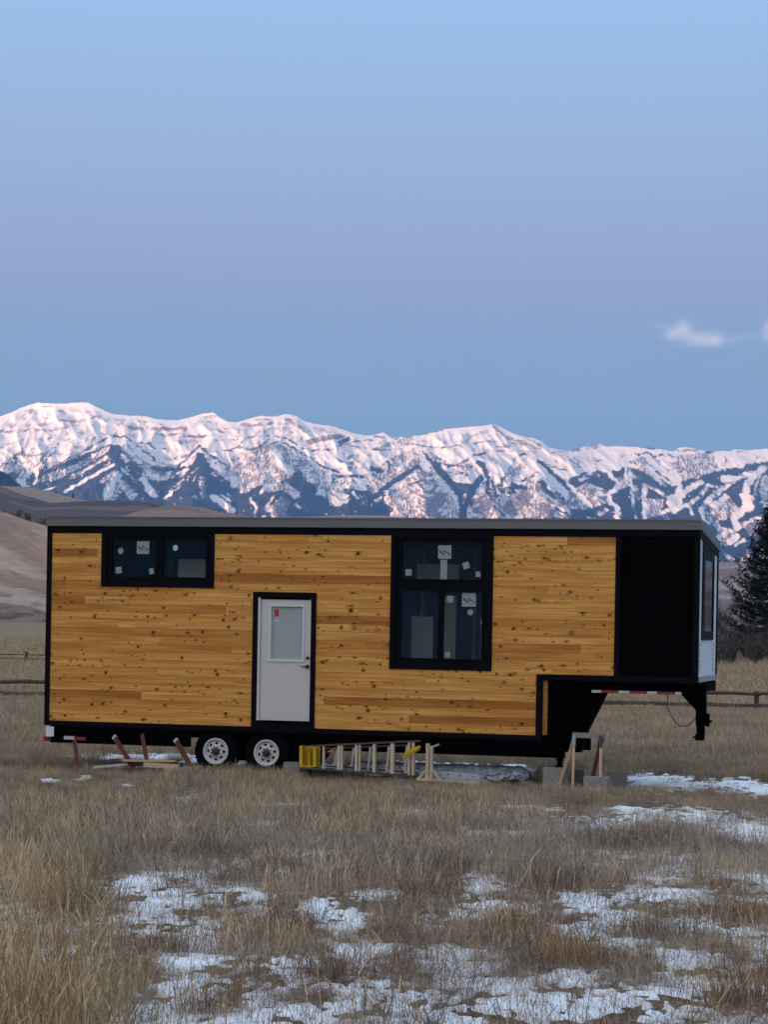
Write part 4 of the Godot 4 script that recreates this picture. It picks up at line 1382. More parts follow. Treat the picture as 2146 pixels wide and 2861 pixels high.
# ------------------------------------------------------------------ things on the ground round the trailer
func site(u: float, y: float, z: float) -> Vector3:
	return HOUSE_AT + Vector3(u, y, z).rotated(Vector3.UP, HOUSE_TURN)

func build_step_ladder() -> void:
	var t := thing("step_ladder", "yellow step ladder lying on its side in front of the trailer", "ladder", site(0.45, -0.06, 0.3), HOUSE_TURN)
	var st := start()
	bx(st, Vector3(0.0, 0.13, -0.2), Vector3(0.05, 0.49, 0.02))
	bx(st, Vector3(0.05, 0.14, -0.2), Vector3(0.3, 0.47, -0.17))
	bx(st, Vector3(0.24, 0.15, -0.17), Vector3(0.285, 0.46, 0.01))
	bx(st, Vector3(0.05, 0.14, -0.17), Vector3(0.24, 0.16, 0.0))
	bx(st, Vector3(0.13, 0.16, -0.168), Vector3(0.16, 0.45, -0.06))
	done(st, "top_cap", mats["ladder_yellow"], t)
	st = start()
	bar(st, Vector3(0.06, 0.485, 0.0), Vector3(2.07, 0.635, 0.0), 0.026, 0.07)
	done(st, "side_rail", mats["rail_red"], t)
	st = start()
	bar(st, Vector3(0.0, 0.125, 0.0), Vector3(1.98, 0.055, 0.0), 0.03, 0.07)
	done(st, "side_rail", mats["ladder_rail"], t)
	st = start()
	bar(st, Vector3(0.3, 0.44, -0.22), Vector3(1.9, 0.55, -0.3), 0.026, 0.045)
	done(st, "rear_rail", mats["ladder_rail"], t)
	st = start()
	bar(st, Vector3(0.3, 0.16, -0.22), Vector3(1.96, 0.09, -0.3), 0.026, 0.045)
	done(st, "rear_rail", mats["ladder_rail"], t)
	for s in [[0.42, 0.03], [0.685, 0.05], [0.735, 0.03], [0.985, 0.045], [1.04, 0.025], [1.29, 0.05], [1.6, 0.06], [1.885, 0.04], [1.955, 0.04]]:
		st = start()
		var u: float = s[0]
		bar(st, Vector3(u, lerpf(0.12, 0.06, u / 2), -0.01), Vector3(u - 0.004, lerpf(0.475, 0.625, u / 2.07), -0.015), s[1], 0.08)
		done(st, "step", mats["step_cream"], t)
	for u in [0.55, 0.84, 1.13, 1.45, 1.76]:
		st = start()
		bar(st, Vector3(u - 0.012, lerpf(0.15, 0.08, u / 2), -0.25), Vector3(u + 0.025, lerpf(0.43, 0.545, u / 2), -0.25), 0.038, 0.03)
		done(st, "rear_rung", mats["bright_metal"], t)
	st = start()
	bar(st, Vector3(1.47, 0.21, 0.03), Vector3(1.6, 0.08, 0.03), 0.02, 0.01)
	bar(st, Vector3(1.78, 0.2, 0.03), Vector3(1.9, 0.07, 0.03), 0.03, 0.012)
	bar(st, Vector3(0.48, 0.4, 0.0), Vector3(0.62, 0.47, 0.0), 0.016, 0.01)
	done(st, "brace", mats["saw_leg"], t)
	t = thing("yellow_strap", "folded yellow strap hung over the ladder beside the upright timber", "strap", site(2.26, 0.28, 0.42), HOUSE_TURN)
	for k in 5:
		st = start()
		bar(st, Vector3(0.0 + k * 0.012, 0.0 + k * 0.028, 0.01 * k), Vector3(0.20 + k * 0.024, 0.155 + k * 0.014 - (k % 2) * 0.03, 0.02 * (k % 3)), 0.045, 0.012)
		done(st, "fold", mats["ladder_yellow"], t)

func build_timber_frame() -> void:
	var t := thing("timber_brace", "pale upright timber with braced foot beside the step ladder", "timber", site(2.69, -0.1, 0.36), HOUSE_TURN)
	var st := start()
	bx(st, Vector3(-0.055, 0.0, -0.05), Vector3(-0.004, 0.64, 0.03))
	done(st, "post", mats["pale_lumber"], t)
	st = start()
	bx(st, Vector3(0.004, 0.0, -0.08), Vector3(0.05, 0.6, 0.0))
	done(st, "post", mats["step_cream"], t)
	for s in [[-0.06, -0.2, 0.2, 0.03], [0.055, 0.2, 0.21, 0.04]]:
		st = start()
		bar(st, Vector3(s[0], s[2], 0.0), Vector3(s[1], s[3], 0.0), 0.035, 0.05)
		done(st, "brace", mats["pale_lumber"], t)
	st = start()
	bar(st, Vector3(-0.2, 0.055, 0.01), Vector3(0.86, 0.012, 0.02), 0.045, 0.09)
	done(st, "foot", mats["step_cream"], t)
	st = start()
	bar(st, Vector3(0.03, 0.58, -0.06), Vector3(0.15, 0.63, -0.04), 0.03, 0.03)
	done(st, "peg", mats["saw_leg"], t)

func crumpled(called: String, label: String, category: String, at: Vector3, turn: float, long: float, high: float, mat: String, n_seed: int) -> void:
	# a loose roll of sheet: a tube whose skin is creased
	var n := noise(n_seed, 2.6, 4, true)
	var pos := PackedVector3Array()
	var col := PackedColorArray()
	var nx := 90
	var na := 26
	for j in na:
		var a := lerpf(-0.5, PI + 0.6, j / (na - 1.0))
		for i in nx:
			var u := long * i / (nx - 1.0)
			var ends := minf(1.0, minf(u, long - u) / 0.12) * 0.5 + 0.5
			var r := ends * (0.85 + 0.3 * n.get_noise_2d(u * 0.9, a * 1.3) + 0.16 * n.get_noise_2d(u * 4.0, a * 4.0))
			pos.append(Vector3(u, maxf(0.0, 0.5 * high + sin(a) * high * 0.5 * r), cos(a) * high * 0.7 * r))
			col.append(Color.WHITE)
	var o := mesh_node(called, sheet(nx, na, pos, col), mats[mat], self)
	o.position = at
	o.rotation.y = turn
	tag(o, label, category)

func concrete_block(called: String, label: String, at: Vector3, turn: float, s: Vector3, mat: String, hollow: bool, group := "") -> void:
	var t := thing(called, label, "block", at, turn, group)
	var st := start()
	var e := 0.006
	var h := s / 2
	if hollow:
		var wall := 0.032
		bx(st, Vector3(-h.x, 0, -h.z), Vector3(h.x, s.y, -h.z + wall))
		bx(st, Vector3(-h.x, 0, h.z - wall), Vector3(h.x, s.y, h.z))
		for x in [-h.x, -wall / 2, h.x - wall]:
			bx(st, Vector3(x, e / 2, -h.z + wall), Vector3(x + wall, s.y - e / 2, h.z - wall))
	else:
		bx(st, Vector3(-h.x, 0, -h.z + e), Vector3(h.x, s.y - e, h.z - e))
		bx(st, Vector3(-h.x + e, s.y - e, -h.z + e), Vector3(h.x - e, s.y, h.z - e))
		bx(st, Vector3(-h.x + e, 0.001, -h.z), Vector3(h.x - e, s.y - e, -h.z + e))
		bx(st, Vector3(-h.x + e, 0.001, h.z - e), Vector3(h.x - e, s.y - e, h.z))
	done(st, "body", mats[mat], t)

func build_site() -> void:
	build_step_ladder()
	build_timber_frame()
	crumpled("foil_roll", "long crumpled roll of silver insulation foil under the trailer", "foil", site(1.0, -0.14, -0.45), HOUSE_TURN + 0.02, 3.2, 0.30, "foil", 91)
	var t := thing("metal_channel", "grey perforated metal channel lying on the grass under the trailer", "metal channel", site(2.6, -0.09, 0.12), HOUSE_TURN)
	var st := start()
	hexa(st, [Vector3(0, 0.02, 0.03), Vector3(0.93, -0.03, 0.03), Vector3(0.86, 0.14, 0.0), Vector3(0, 0.175, 0.0), Vector3(0, 0.02, 0.02), Vector3(0.93, -0.03, 0.02), Vector3(0.86, 0.14, -0.01), Vector3(0, 0.175, -0.01)])
	hexa(st, [Vector3(0, 0.175, 0.0), Vector3(0.86, 0.14, 0.0), Vector3(0.86, 0.15, -0.0), Vector3(0, 0.185, -0.0), Vector3(0, 0.175, -0.12), Vector3(0.86, 0.14, -0.12), Vector3(0.86, 0.15, -0.12), Vector3(0, 0.185, -0.12)])
	hexa(st, [Vector3(0.93, -0.05, 0.04), Vector3(1.04, -0.03, 0.04), Vector3(1.02, 0.05, 0.03), Vector3(0.9, 0.08, 0.03), Vector3(0.93, -0.05, 0.0), Vector3(1.04, -0.03, 0.0), Vector3(1.02, 0.05, 0.0), Vector3(0.9, 0.08, 0.0)])
	done(st, "web", mats["channel_grey"], t)
	for p in [[0.1, 0.12], [0.22, 0.1], [0.36, 0.125], [0.56, 0.11], [0.68, 0.05], [0.78, 0.1], [0.3, 0.06]]:
		st = start()
		tube(st, Vector3(p[0], p[1], 0.01), Vector3(p[0], p[1], 0.03), 0.011, 0.011, 8)
		done(st, "hole", mats["hub_dark"], t)
	# sawhorse under the gooseneck
	t = thing("sawhorse", "wooden sawhorse with metal leg brackets under the gooseneck", "sawhorse", site(5.0, -0.12, 0.2), HOUSE_TURN - 0.12)
	st = start()
	bx(st, Vector3(0.02, 0.82, -0.065), Vector3(0.56, 0.905, -0.025))
	done(st, "beam", mats["saw_beam"], t)
	for e in [0.05, 0.5]:
		var far := 0.0 if e < 0.2 else -0.06
		for s in [1, -1]:
			var foot := Vector3(e - 0.25 if s < 0 else e + 0.06, 0.0, 0.0 if s < 0 else 0.2)
			if e > 0.2:
				foot = Vector3(e + (0.085 if s > 0 else -0.26), 0.0, -0.045 + 0.3 * s)
			var top := Vector3(e, 0.84, -0.045 + 0.03 * s)
			st = start()
			bar(st, foot, top, 0.055, 0.042)
			done(st, "leg", mats["saw_leg" if s > 0 or e < 0.2 else "stained_wood"], t)
			st = start()
			bar(st, foot.lerp(top, 0.8), foot.lerp(top, 1.03), 0.07, 0.055)
			done(st, "bracket", mats["saw_bracket" if e < 0.2 else "hub_dark"], t)
	# blocks
	concrete_block("concrete_block", "solid grey concrete block under the trailer's jack foot", site(4.74, -0.13, 0.0), HOUSE_TURN + 0.04, Vector3(0.42, 0.325, 0.24), "concrete", false)
	concrete_block("concrete_block", "grey concrete block at the front, right of the jack and before the sawhorse", site(5.49, -0.13, 0.5), HOUSE_TURN - 0.1, Vector3(0.4, 0.235, 0.2), "concrete", false)
	concrete_block("concrete_block", "hollow concrete block lying behind the sawhorse's front leg", site(5.31, -0.13, -0.3), HOUSE_TURN + 0.1, Vector3(0.4, 0.3, 0.2), "concrete", true)
	concrete_block("wood_block", "dark brown timber block between the concrete blocks", site(5.12, -0.14, 0.16), HOUSE_TURN, Vector3(0.17, 0.32, 0.2), "brown_block", false)
	concrete_block("wood_block", "weathered grey-brown block beside the snow at the right end of the stack", site(5.73, -0.14, -0.1), HOUSE_TURN, Vector3(0.27, 0.3, 0.3), "weathered_block", false)
	concrete_block("concrete_block", "pale concrete block between the wheels and the yellow ladder", site(0.25, -0.13, 0.05), HOUSE_TURN, Vector3(0.27, 0.265, 0.2), "concrete", false)
	concrete_block("concrete_block", "low pale concrete block chocked against the left wheel", site(-1.52, -0.14, 0.08), HOUSE_TURN, Vector3(0.3, 0.16, 0.2), "concrete", false)
	# leaning offcuts and planks at the tail end
	var lean := [[-3.674, 0.385, -3.5, -0.05, 0.09, "dark reddish stake leaning at the tail end of the trailer"], [-2.95, 0.475, -2.5, 0.02, 0.075, "reddish offcut with a pale sawn end, leftmost of the pair over the planks"], [-2.455, 0.52, -2.22, -0.02, 0.085, "dark upright reddish offcut standing behind the plank pile"], [-1.83, 0.455, -1.4, -0.02, 0.08, "reddish offcut with a pale sawn end leaning beside the left wheel"]]
	for l in lean:
		var a := site(l[2], l[3] - 0.06, 0.3)
		var b := site(l[0], l[1], 0.1 if l[0] < -2.7 or l[0] > -2.0 else 0.06)
		t = thing("timber_stake", l[5], "timber", a, 0.0, "reddish offcuts leaning at the tail end")
		st = start()
		bar(st, Vector3.ZERO, b - a, l[4], 0.04)
		done(st, "shaft", mats["stained_wood"], t)
		if l[0] > -3.2 and l[0] != -2.455:
			st = start()
			bar(st, (b - a) * 0.94, (b - a) * 1.004, l[4] * 1.03, 0.043)
			done(st, "sawn_end", mats["cut_end"], t)
	var planks := [[-2.68, 0.085, -1.76, 0.1, 0.35, 0.03, "saw_leg", "thin tan plank on top of the scrap pile"], [-2.27, 0.03, -1.68, 0.01, 0.4, 0.075, "pale_lumber", "short thick pale plank in the scrap pile"], [-3.2, -0.05, -2.6, 0.02, 0.36, 0.04, "cut_end", "weathered plank sticking out at the left of the scrap pile"], [-3.0, -0.07, -1.6, -0.04, 0.42, 0.05, "brown_block", "dark brown plank lying lowest in the scrap pile"], [-1.9, -0.05, -1.45, -0.01, 0.4, 0.05, "saw_leg", "orange-brown offcut near the left wheel"]]
	for p in planks:
		var a := site(p[0], p[1], p[4])
		t = thing("plank", p[7], "plank", a, HOUSE_TURN, "scrap planks under the tail end")
		st = start()
		bar(st, Vector3.ZERO, Vector3(p[2] - p[0], p[3] - p[1], -0.08), p[5], 0.12)
		done(st, "board", mats[p[6]], t)

func build_fences() -> void:
	# the near rail fence runs across behind the house, the far one crosses the mown field at left
	var t := thing("rail_fence", "two-rail wooden fence crossing the field behind the house", "fence", Vector3(0, -0.3, -74))
	for k in range(-5, 6):
		var x := 12.4 + (k - 3) * 5.2
		var st := start()
		tube(st, Vector3(x, -0.35, 0), Vector3(x + rng.randf_range(-0.03, 0.03), 0.72, 0), 0.085, 0.075, 7)
		done(st, "post", mats["fence_wood"], t)
		for r in [[0.63, 0.0], [0.25, 0.02]]:
			st = start()
			var last := Vector3(x - 0.15, r[0] + rng.randf_range(-0.02, 0.02) - 0.0012 * (12.0 - x), 0.1 + r[1])
			for n in 6:
				var q := Vector3(x + 5.3 * (n + 1) / 6.0, r[0] + rng.randf_range(-0.025, 0.025) - 0.0012 * (12.0 - x), 0.1 + r[1])
				tube(st, last, q, 0.062 + rng.randf() * 0.022, 0.056 + rng.randf() * 0.022, 6)
				last = q
			done(st, "rail", mats["fence_wood"], t)
	t = thing("rail_fence", "far thin-railed fence beyond the near one at left", "fence", Vector3(0, -0.34, -127))
	for k in range(-7, 4):
		var x := -20.3 + k * 6.0
		var st := start()
		tube(st, Vector3(x, -0.3, 0), Vector3(x, 0.72, 0), 0.11, 0.1, 6)
		done(st, "post", mats["fence_wood"], t)
		for r in [0.56, 0.33, 0.1]:
			st = start()
			tube(st, Vector3(x, r, 0.1), Vector3(x + 6.0, r + rng.randf_range(-0.03, 0.03), 0.1), 0.03, 0.03, 5)
			done(st, "rail", mats["fence_wood"], t)

# ------------------------------------------------------------------ plants
func ribbon(st: SurfaceTool, a: Vector3, b: Vector3, wa: float, wb: float, side: Vector3, ca: Color, cb: Color) -> void:
	var n := (b - a).cross(side).normalized()
	if n.y < 0.0:
		n = -n
	st.set_normal((n + Vector3(0, 0.35, 0)).normalized())
	var v := [[a - side * wa, ca], [b - side * wb, cb], [b + side * wb, cb], [a - side * wa, ca], [b + side * wb, cb], [a + side * wa, ca]]
	if (v[2][0] - v[0][0]).cross(v[1][0] - v[0][0]).dot(n) < 0.0:
		v.reverse()
	for p in v:
		st.set_color(p[1])
		st.add_vertex(p[0])

# one clump of dry grass: blades that arch out from the middle
func tuft(count: int, lo: float, hi: float, spread: float, lean: float, wide: float, root: Color, tip: Color, heads: float, bend := 0.5) -> ArrayMesh:
	var st := start()
	for k in count:
		var a := rng.randf() * TAU
		var out := Vector3(cos(a), 0, sin(a))
		var at := Vector3(rng.randfn(0, spread), -0.02, rng.randfn(0, spread))
		var h := rng.randf_range(lo, hi)
		var l := lean * rng.randf_range(0.2, 1.5)
		var side := Vector3(-sin(a + rng.randf_range(-0.8, 0.8)), 0, cos(a + rng.randf_range(-0.8, 0.8))).normalized()
		var shade := rng.randf_range(0.72, 1.22)
		var c0 := root * shade
		var c1 := tip * shade
		var p1 := at + Vector3(0, h * 0.5, 0) + out * h * l * 0.35
		var p2 := at + Vector3(0, h * (0.82 - 0.1 * l), 0) + out * h * l * (0.35 + bend * 0.55)
		var p3 := at + Vector3(0, h * (1.0 - 0.35 * l * bend), 0) + out * h * l * (0.5 + bend * 1.1)
		ribbon(st, at, p1, wide, wide * 0.85, side, c0, c0.lerp(c1, 0.5))
		ribbon(st, p1, p2, wide * 0.85, wide * 0.6, side, c0.lerp(c1, 0.5), c1)
		ribbon(st, p2, p3, wide * 0.6, wide * 0.15, side, c1, c1)
		if rng.randf() < heads:
			ribbon(st, p2, p3 + (p3 - p2) * 0.5, wide * 1.7, wide * 0.6, side, c1 * 0.9, c1 * 0.8)
	return st.commit()

# a dead weed: a stem with short side shoots
func weed(stems: int, h: float, wide: float, c: Color) -> ArrayMesh:
	var st := start()
	for s in stems:
		var a := rng.randf() * TAU
		var dir := Vector3(cos(a) * 0.35, 1.0, sin(a) * 0.35).normalized()
		var p := Vector3(rng.randfn(0, 0.05), -0.02, rng.randfn(0, 0.05))
		var tall := h * rng.randf_range(0.6, 1.1)
		var shade := c * rng.randf_range(0.75, 1.25)
		for k in 4:
			var q := p + dir * tall / 4.0
			dir = (dir + Vector3(rng.randfn(0, 0.14), 0, rng.randfn(0, 0.14))).normalized()
			ribbon(st, p, q, wide * (1.0 - k * 0.18), wide * (0.82 - k * 0.18), Vector3(-sin(a), 0, cos(a)), shade, shade)
			if k > 0:
				for b in 3:
					var e := rng.randf() * TAU
					var tw := q + Vector3(cos(e) * 0.7, 0.75, sin(e) * 0.7) * tall * rng.randf_range(0.08, 0.22)
					ribbon(st, q, tw, wide * 0.5, wide * 0.35, Vector3(-sin(e), 0, cos(e)), shade, shade * 1.15)
			p = q
	return st.commit()

func scatter(called: String, mesh: Mesh, mat: Material, parent: Node3D, places: Array) -> void:
	var mm := MultiMesh.new()
	mm.transform_format = MultiMesh.TRANSFORM_3D
	mm.use_colors = true
	mm.mesh = mesh
	mm.instance_count = places.size()
	for k in places.size():
		mm.set_instance_transform(k, places[k][0])
		mm.set_instance_color(k, places[k][1])
	var o := MultiMeshInstance3D.new()
	o.name = called
	o.multimesh = mm
	o.material_override = mat
	parent.add_child(o, true)
	o.set_meta("kind", "stuff")

func under_house(x: float, away: float) -> bool:
	var p := (Vector3(x, 0, -away) - HOUSE_AT).rotated(Vector3.UP, -HOUSE_TURN)
	return p.x > -4.3 and p.x < 4.95 and p.z < 0.05 and p.z > -2.7

func build_grass() -> void:
	var m := tinted("dry_grass", 0.9)
	m.backlight_enabled = true
	m.backlight = Color(0.3, 0.3, 0.3)
	var holder := thing("dry_grass", "dry tan and grey-brown grass covering the field", "grass")
	holder.set_meta("kind", "stuff")
	var straw := Color(0.54, 0.42, 0.27)
	var grey := Color(0.42, 0.35, 0.27)
	var brown := Color(0.30, 0.22, 0.155)
	var protos := [
		tuft(60, 0.03, 0.11, 0.09, 1.1, 0.0012, brown, grey, 0.0, 0.9),
		tuft(60, 0.03, 0.09, 0.10, 1.5, 0.0012, brown * 0.75, brown * 1.15, 0.0, 1.0),
		tuft(30, 0.05, 0.22, 0.08, 0.7, 0.0017, brown, straw, 0.3, 0.3),
		tuft(26, 0.1, 0.42, 0.1, 0.45, 0.0019, brown, straw * 1.08, 0.55, 0.22),
		weed(5, 0.3, 0.0024, Color(0.2, 0.135, 0.10)),
		weed(8, 0.2, 0.002, Color(0.26, 0.2, 0.165)),
		tuft(90, 0.07, 0.22, 0.15, 0.55, 0.002, brown, grey * 1.1, 0.2),
		tuft(70, 0.08, 0.33, 0.18, 0.4, 0.0020, brown, straw, 0.3, 0.25),
		tuft(110, 0.08, 0.2, 0.45, 0.6, 0.005, brown * 1.3, straw * 0.95, 0.1),
		tuft(12, 0.08, 0.3, 0.09, 0.75, 0.0034, straw * 0.8, straw * 1.15, 0.2, 0.35),
	]
	var called := ["thatch", "thatch", "grass_clump", "tall_grass", "dead_weed", "dead_weed", "grass_clump", "tall_grass", "far_grass", "coarse_grass"]
	var places := []
	for k in protos.size():
		places.append([])
	var patchy := noise(21, 0.35, 3)
	var kinds := noise(22, 0.55, 2)
	var clumps := noise(23, 1.1, 2)
	var shades := noise(24, 0.9, 3)
	# thick clumps that stand out of the near field: x, distance, half width, warm or grey
	var heroes := [[0.98, 16.4, 0.16, 1.0], [1.22, 13.9, 0.2, 0.9], [-1.52, 13.4, 0.17, 0.5], [-1.36, 14.6, 0.14, 0.4], [0.35, 18.6, 0.2, 0.2], [-0.62, 16.1, 0.22, 0.1], [2.0, 12.4, 0.16, 0.8], [2.75, 17.6, 0.3, 0.7], [-0.3, 13.3, 0.14, 0.3], [0.1, 15.6, 0.15, 0.4], [-2.3, 22.5, 0.3, 0.6], [0.7, 21.5, 0.25, 0.2], [1.55, 19.5, 0.2, 0.2], [-0.2, 20.5, 0.22, 0.1], [1.9, 15.9, 0.13, 0.3], [-0.9, 11.9, 0.12, 0.6]]
	var bands := [[4.0, 8.6, 60.0], [8.6, 16.0, 170.0], [16.0, 26.0, 110.0], [26.0, 37.5, 60.0], [37.5, 50.0, 36.0], [50.0, 78.0, 20.0], [78.0, 135.0, 6.0], [135.0, 240.0, 1.2]]
	for b in bands:
		var total := int((b[1] * b[1] - b[0] * b[0]) * 0.215 * b[2] * 1.75)
		for k in total:
			var away := sqrt(lerpf(b[0] * b[0], b[1] * b[1], rng.randf()))
			var x := rng.randf_range(-1.0, 1.0) * (0.2 * away + 0.6) * 1.75
			if absf(x) > 0.2 * away + 0.6 and rng.randf() < 0.45:
				continue
			var s := maxf(snow_at(x, away), snow_at(x, away + 0.5) - 0.15) if away < 46.0 else -1.0
			var p := patchy.get_noise_2d(x, away)
			var q := kinds.get_noise_2d(x, away)
			var keep := 1.0 - smoothstep(-0.35, 0.5, s + p * 0.7 + q * 0.45) * (0.78 if away < 33.0 else 0.93)
			if under_house(x, away):
				keep *= 0.3
			if away > 100.0 and x < 0.0:
				keep *= 0.3
			if rng.randf() > keep:
				continue
			var kind := 0
			var r := rng.randf()
			var big := rng.randf_range(0.75, 1.25)
			# tall straw stands thick at the near left corner and in the belt before the house
			var corner := smoothstep(-0.10, -0.155, x / away) * smoothstep(26.0, 15.0, away)
			var belt := smoothstep(23.0, 27.0, away) * smoothstep(0.12, 0.02, x / away) + smoothstep(31.0, 34.0, away)
			var lump := clumps.get_noise_2d(x, away * 0.8)
			var tall := clampf(0.03 + corner * 0.62 + belt * 0.4 + p * 0.3 + lump * (0.55 + corner * 0.5), 0.005, 0.8)
			if away < 33.0:
				if s > -0.15:
					tall *= 0.35
				if r < tall * 0.55:
					kind = 2
				elif r < tall:
					kind = 3
				elif r < tall + 0.16 + 0.35 * maxf(0.0, q):
					kind = 4 if rng.randf() < 0.5 else 5
				else:
					kind = 0 if q > -0.1 else 1
				if kind == 2 and away < 24.0 and rng.randf() < 0.45:
					kind = 9
				if away > 20.0 and kind == 0 and r > 0.5:
					kind = 6
				if away > 20.0 and kind == 3:
					kind = 7
			elif away < 78.0:
				kind = 6 if r < 0.5 else 7
				big *= 0.85 if away < 46.0 else 1.1
			else:
				kind = 8
				big *= lerpf(1.0, 1.8, clampf((away - 78.0) / 120.0, 0.0, 1.0))
			if kind == 2 or kind == 3 or kind == 9:
				big *= 1.0 + 0.35 * corner
			if away > 30.0 and away < 39.0:
				big *= (0.62 if away < 34.8 else 0.42) if x < 2.2 and x > -1.4 else (0.8 if x < -1.4 and x > -3.4 else 0.45)
			elif away > 39.0 and away < 78.0:
				big *= 0.7
			var basis := Basis(Vector3.UP, rng.randf() * TAU).scaled(Vector3(big * rng.randf_range(0.8, 1.2), big, big * rng.randf_range(0.8, 1.2)))
			basis = Basis(Vector3(1, 0, 0), rng.randfn(0, 0.16)) * Basis(Vector3(0, 0, 1), rng.randfn(0, 0.16)) * basis
			var c := Color(1, 1, 1).lerp(Color(0.82, 0.83, 0.9), clampf(0.5 + q * 1.5, 0.0, 1.0)) * rng.randf_range(0.74, 1.3)
			# dead forbs darken some clumps and leave others bleached
			var sh := shades.get_noise_2d(x, away * 0.7)
			c = c.lerp(Color(0.56, 0.5, 0.5) if sh > 0.0 else Color(1.25, 1.2, 1.12), clampf(absf(sh) * 1.7 - 0.1, 0.0, 0.75) * (1.0 if away < 45.0 else 0.5))
			c = c.lerp(Color(1.05, 0.95, 0.78), corner * 0.6)
			if away > 90.0 and x < 10.0:
				c = c.lerp(Color(0.95, 0.97, 0.9), 0.6)
			places[kind].append([Transform3D(basis, Vector3(x, ground_y(x, away), -away)), c])
	for h in heroes:
		for n in int(190.0 * h[2]) + 8:
			var x: float = h[0] + rng.randfn(0, h[2] * 0.5)
			var away: float = h[1] + rng.randfn(0, h[2] * 0.9)
			var warm: float = h[3]
			var kind := 4 if rng.randf() > warm + 0.15 else (2 if rng.randf() < 0.6 else 3)
			var big := rng.randf_range(0.5, 0.95)
			var lean := Vector3((x - h[0]) / h[2], 0, -(away - h[1]) / h[2]) * 0.35
			var basis := Basis(Vector3(1, 0, 0), lean.z + rng.randfn(0, 0.12)) * Basis(Vector3(0, 0, 1), -lean.x + rng.randfn(0, 0.12)) * Basis(Vector3.UP, rng.randf() * TAU).scaled(Vector3(0.8, big, 0.8))
			var c := Color(0.72, 0.72, 0.78).lerp(Color(0.86, 0.68, 0.5), warm) * rng.randf_range(0.7, 1.15)
			places[kind].append([Transform3D(basis, Vector3(x, ground_y(x, away), -away)), c])
	for k in protos.size():
		scatter(called[k], protos[k], m, holder, places[k])

func conifer_parts(h: float, r: float, whorls: int, arms: int, sprays: int, size: float) -> Array:
	# trunk and a crown of drooping limbs that turn up at the tips, clothed in needle sprays
	var wood := start()
	tube(wood, Vector3(0, -0.2, 0), Vector3(0, h * 0.55, 0), h * 0.016, h * 0.009, 8)
	tube(wood, Vector3(0, h * 0.55, 0), Vector3(0, h, 0), h * 0.009, 0.01, 7)
	var leaf := start()
	for w in whorls:
		var f := (w + rng.randf() * 0.8) / whorls
		var y := lerpf(h * 0.13, h * 0.985, pow(f, 0.92))
		var reach := r * pow(1.0 - f, 0.75) * rng.randf_range(0.75, 1.12) + 0.15
		for k in arms:
			var a := TAU * (k + rng.randf() * 0.9) / arms + w * 1.7
			var long := reach * rng.randf_range(0.65, 1.12)
			var out := Vector3(cos(a), 0, sin(a))
			var last := Vector3(0, y, 0)
			var steps := 5
			for s in steps:
				var t := (s + 1.0) / steps
				var q := Vector3(0, y, 0) + out * long * t + Vector3(0, long * (-0.28 * t + 0.42 * t * t * t) + long * 0.1 * f, 0)
				if sprays > 2:
					tube(wood, last, q, 0.03 * (1.0 - t * 0.8) * long / 3.0 + 0.008, 0.03 * (0.8 - t * 0.7) * long / 3.0 + 0.006, 4, false)
				for n in sprays:
					var at := last.lerp(q, rng.randf())
					var e := rng.randf() * TAU
					var along_dir := (out * rng.randf_range(0.2, 1.0) + Vector3(cos(e), rng.randf_range(-0.25, 0.75), sin(e)) * 0.8).normalized()
					var z := size * rng.randf_range(0.6, 1.3) * (0.6 + 0.5 * t)
					var side := along_dir.cross(Vector3(rng.randf() - 0.5, 1, rng.randf() - 0.5)).normalized() * z * 0.13
					leaf.set_color(Color(1, 1, 1) * rng.randf_range(0.55, 1.35))
					var tip := at + along_dir * z
					var mid := at + along_dir * z * 0.45
					tri(leaf, at, mid - side, tip)
					tri(leaf, at, tip, mid + side)
				last = q
	return [wood.commit(), leaf.commit()]

func conifer(called: String, parts: Array, label: String, at: Vector3, turn: float, s: float, group := "") -> void:
	var t := thing(called, label, "tree", at, turn, group)
	mesh_node("trunk", parts[0], mats["bark"], t).scale = Vector3.ONE * s
	mesh_node("crown", parts[1], mats["needles"], t).scale = Vector3.ONE * s

func bare_parts(h: float, stems: int, twigs: int, spread: float, wide: float) -> Array:
	# leafless stems that fork into a haze of twigs
	var wood := start()
	var fine := start()
	for s in stems:
		var a := rng.randf() * TAU
		var dir := Vector3(cos(a) * spread, 1.0, sin(a) * spread).normalized()
		var p := Vector3(rng.randfn(0, 0.12), -0.1, rng.randfn(0, 0.12)) * h * 0.4
		p.y = -0.1
		var tall := h * rng.randf_range(0.65, 1.0)
		for k in 5:
			var q := p + dir * tall / 5.0
			dir = (dir + Vector3(rng.randfn(0, 0.13), 0.05, rng.randfn(0, 0.13))).normalized()
			tube(wood, p, q, wide * (1.0 - k * 0.17), wide * (0.83 - k * 0.17), 4, false)
			for b in (twigs if k > 0 else twigs / 3):
				var e := rng.randf() * TAU
				var up := rng.randf_range(0.5, 1.4)
				var from := p.lerp(q, rng.randf())
				var d2 := Vector3(cos(e), up, sin(e)).normalized()
				var len := tall * rng.randf_range(0.1, 0.27) * (1.1 - k * 0.12)
				var to := from + d2 * len
				var sd := Vector3(-sin(e), 0, cos(e))
				ribbon(fine, from, to, wide * 0.3, wide * 0.2, sd, Color(1, 1, 1), Color(1.1, 1.1, 1.1))
				for c in 3:
					var e2 := rng.randf() * TAU
					var f2 := from.lerp(to, rng.randf_range(0.3, 1.0))
					ribbon(fine, f2, f2 + (d2 + Vector3(cos(e2), 0.2, sin(e2)) * 0.8).normalized() * len * 0.5, wide * 0.2, wide * 0.12, Vector3(-sin(e2), 0, cos(e2)), Color(1, 1, 1) * 0.95, Color(1.15, 1.15, 1.15))
			p = q
	return [wood.commit(), fine.commit()]

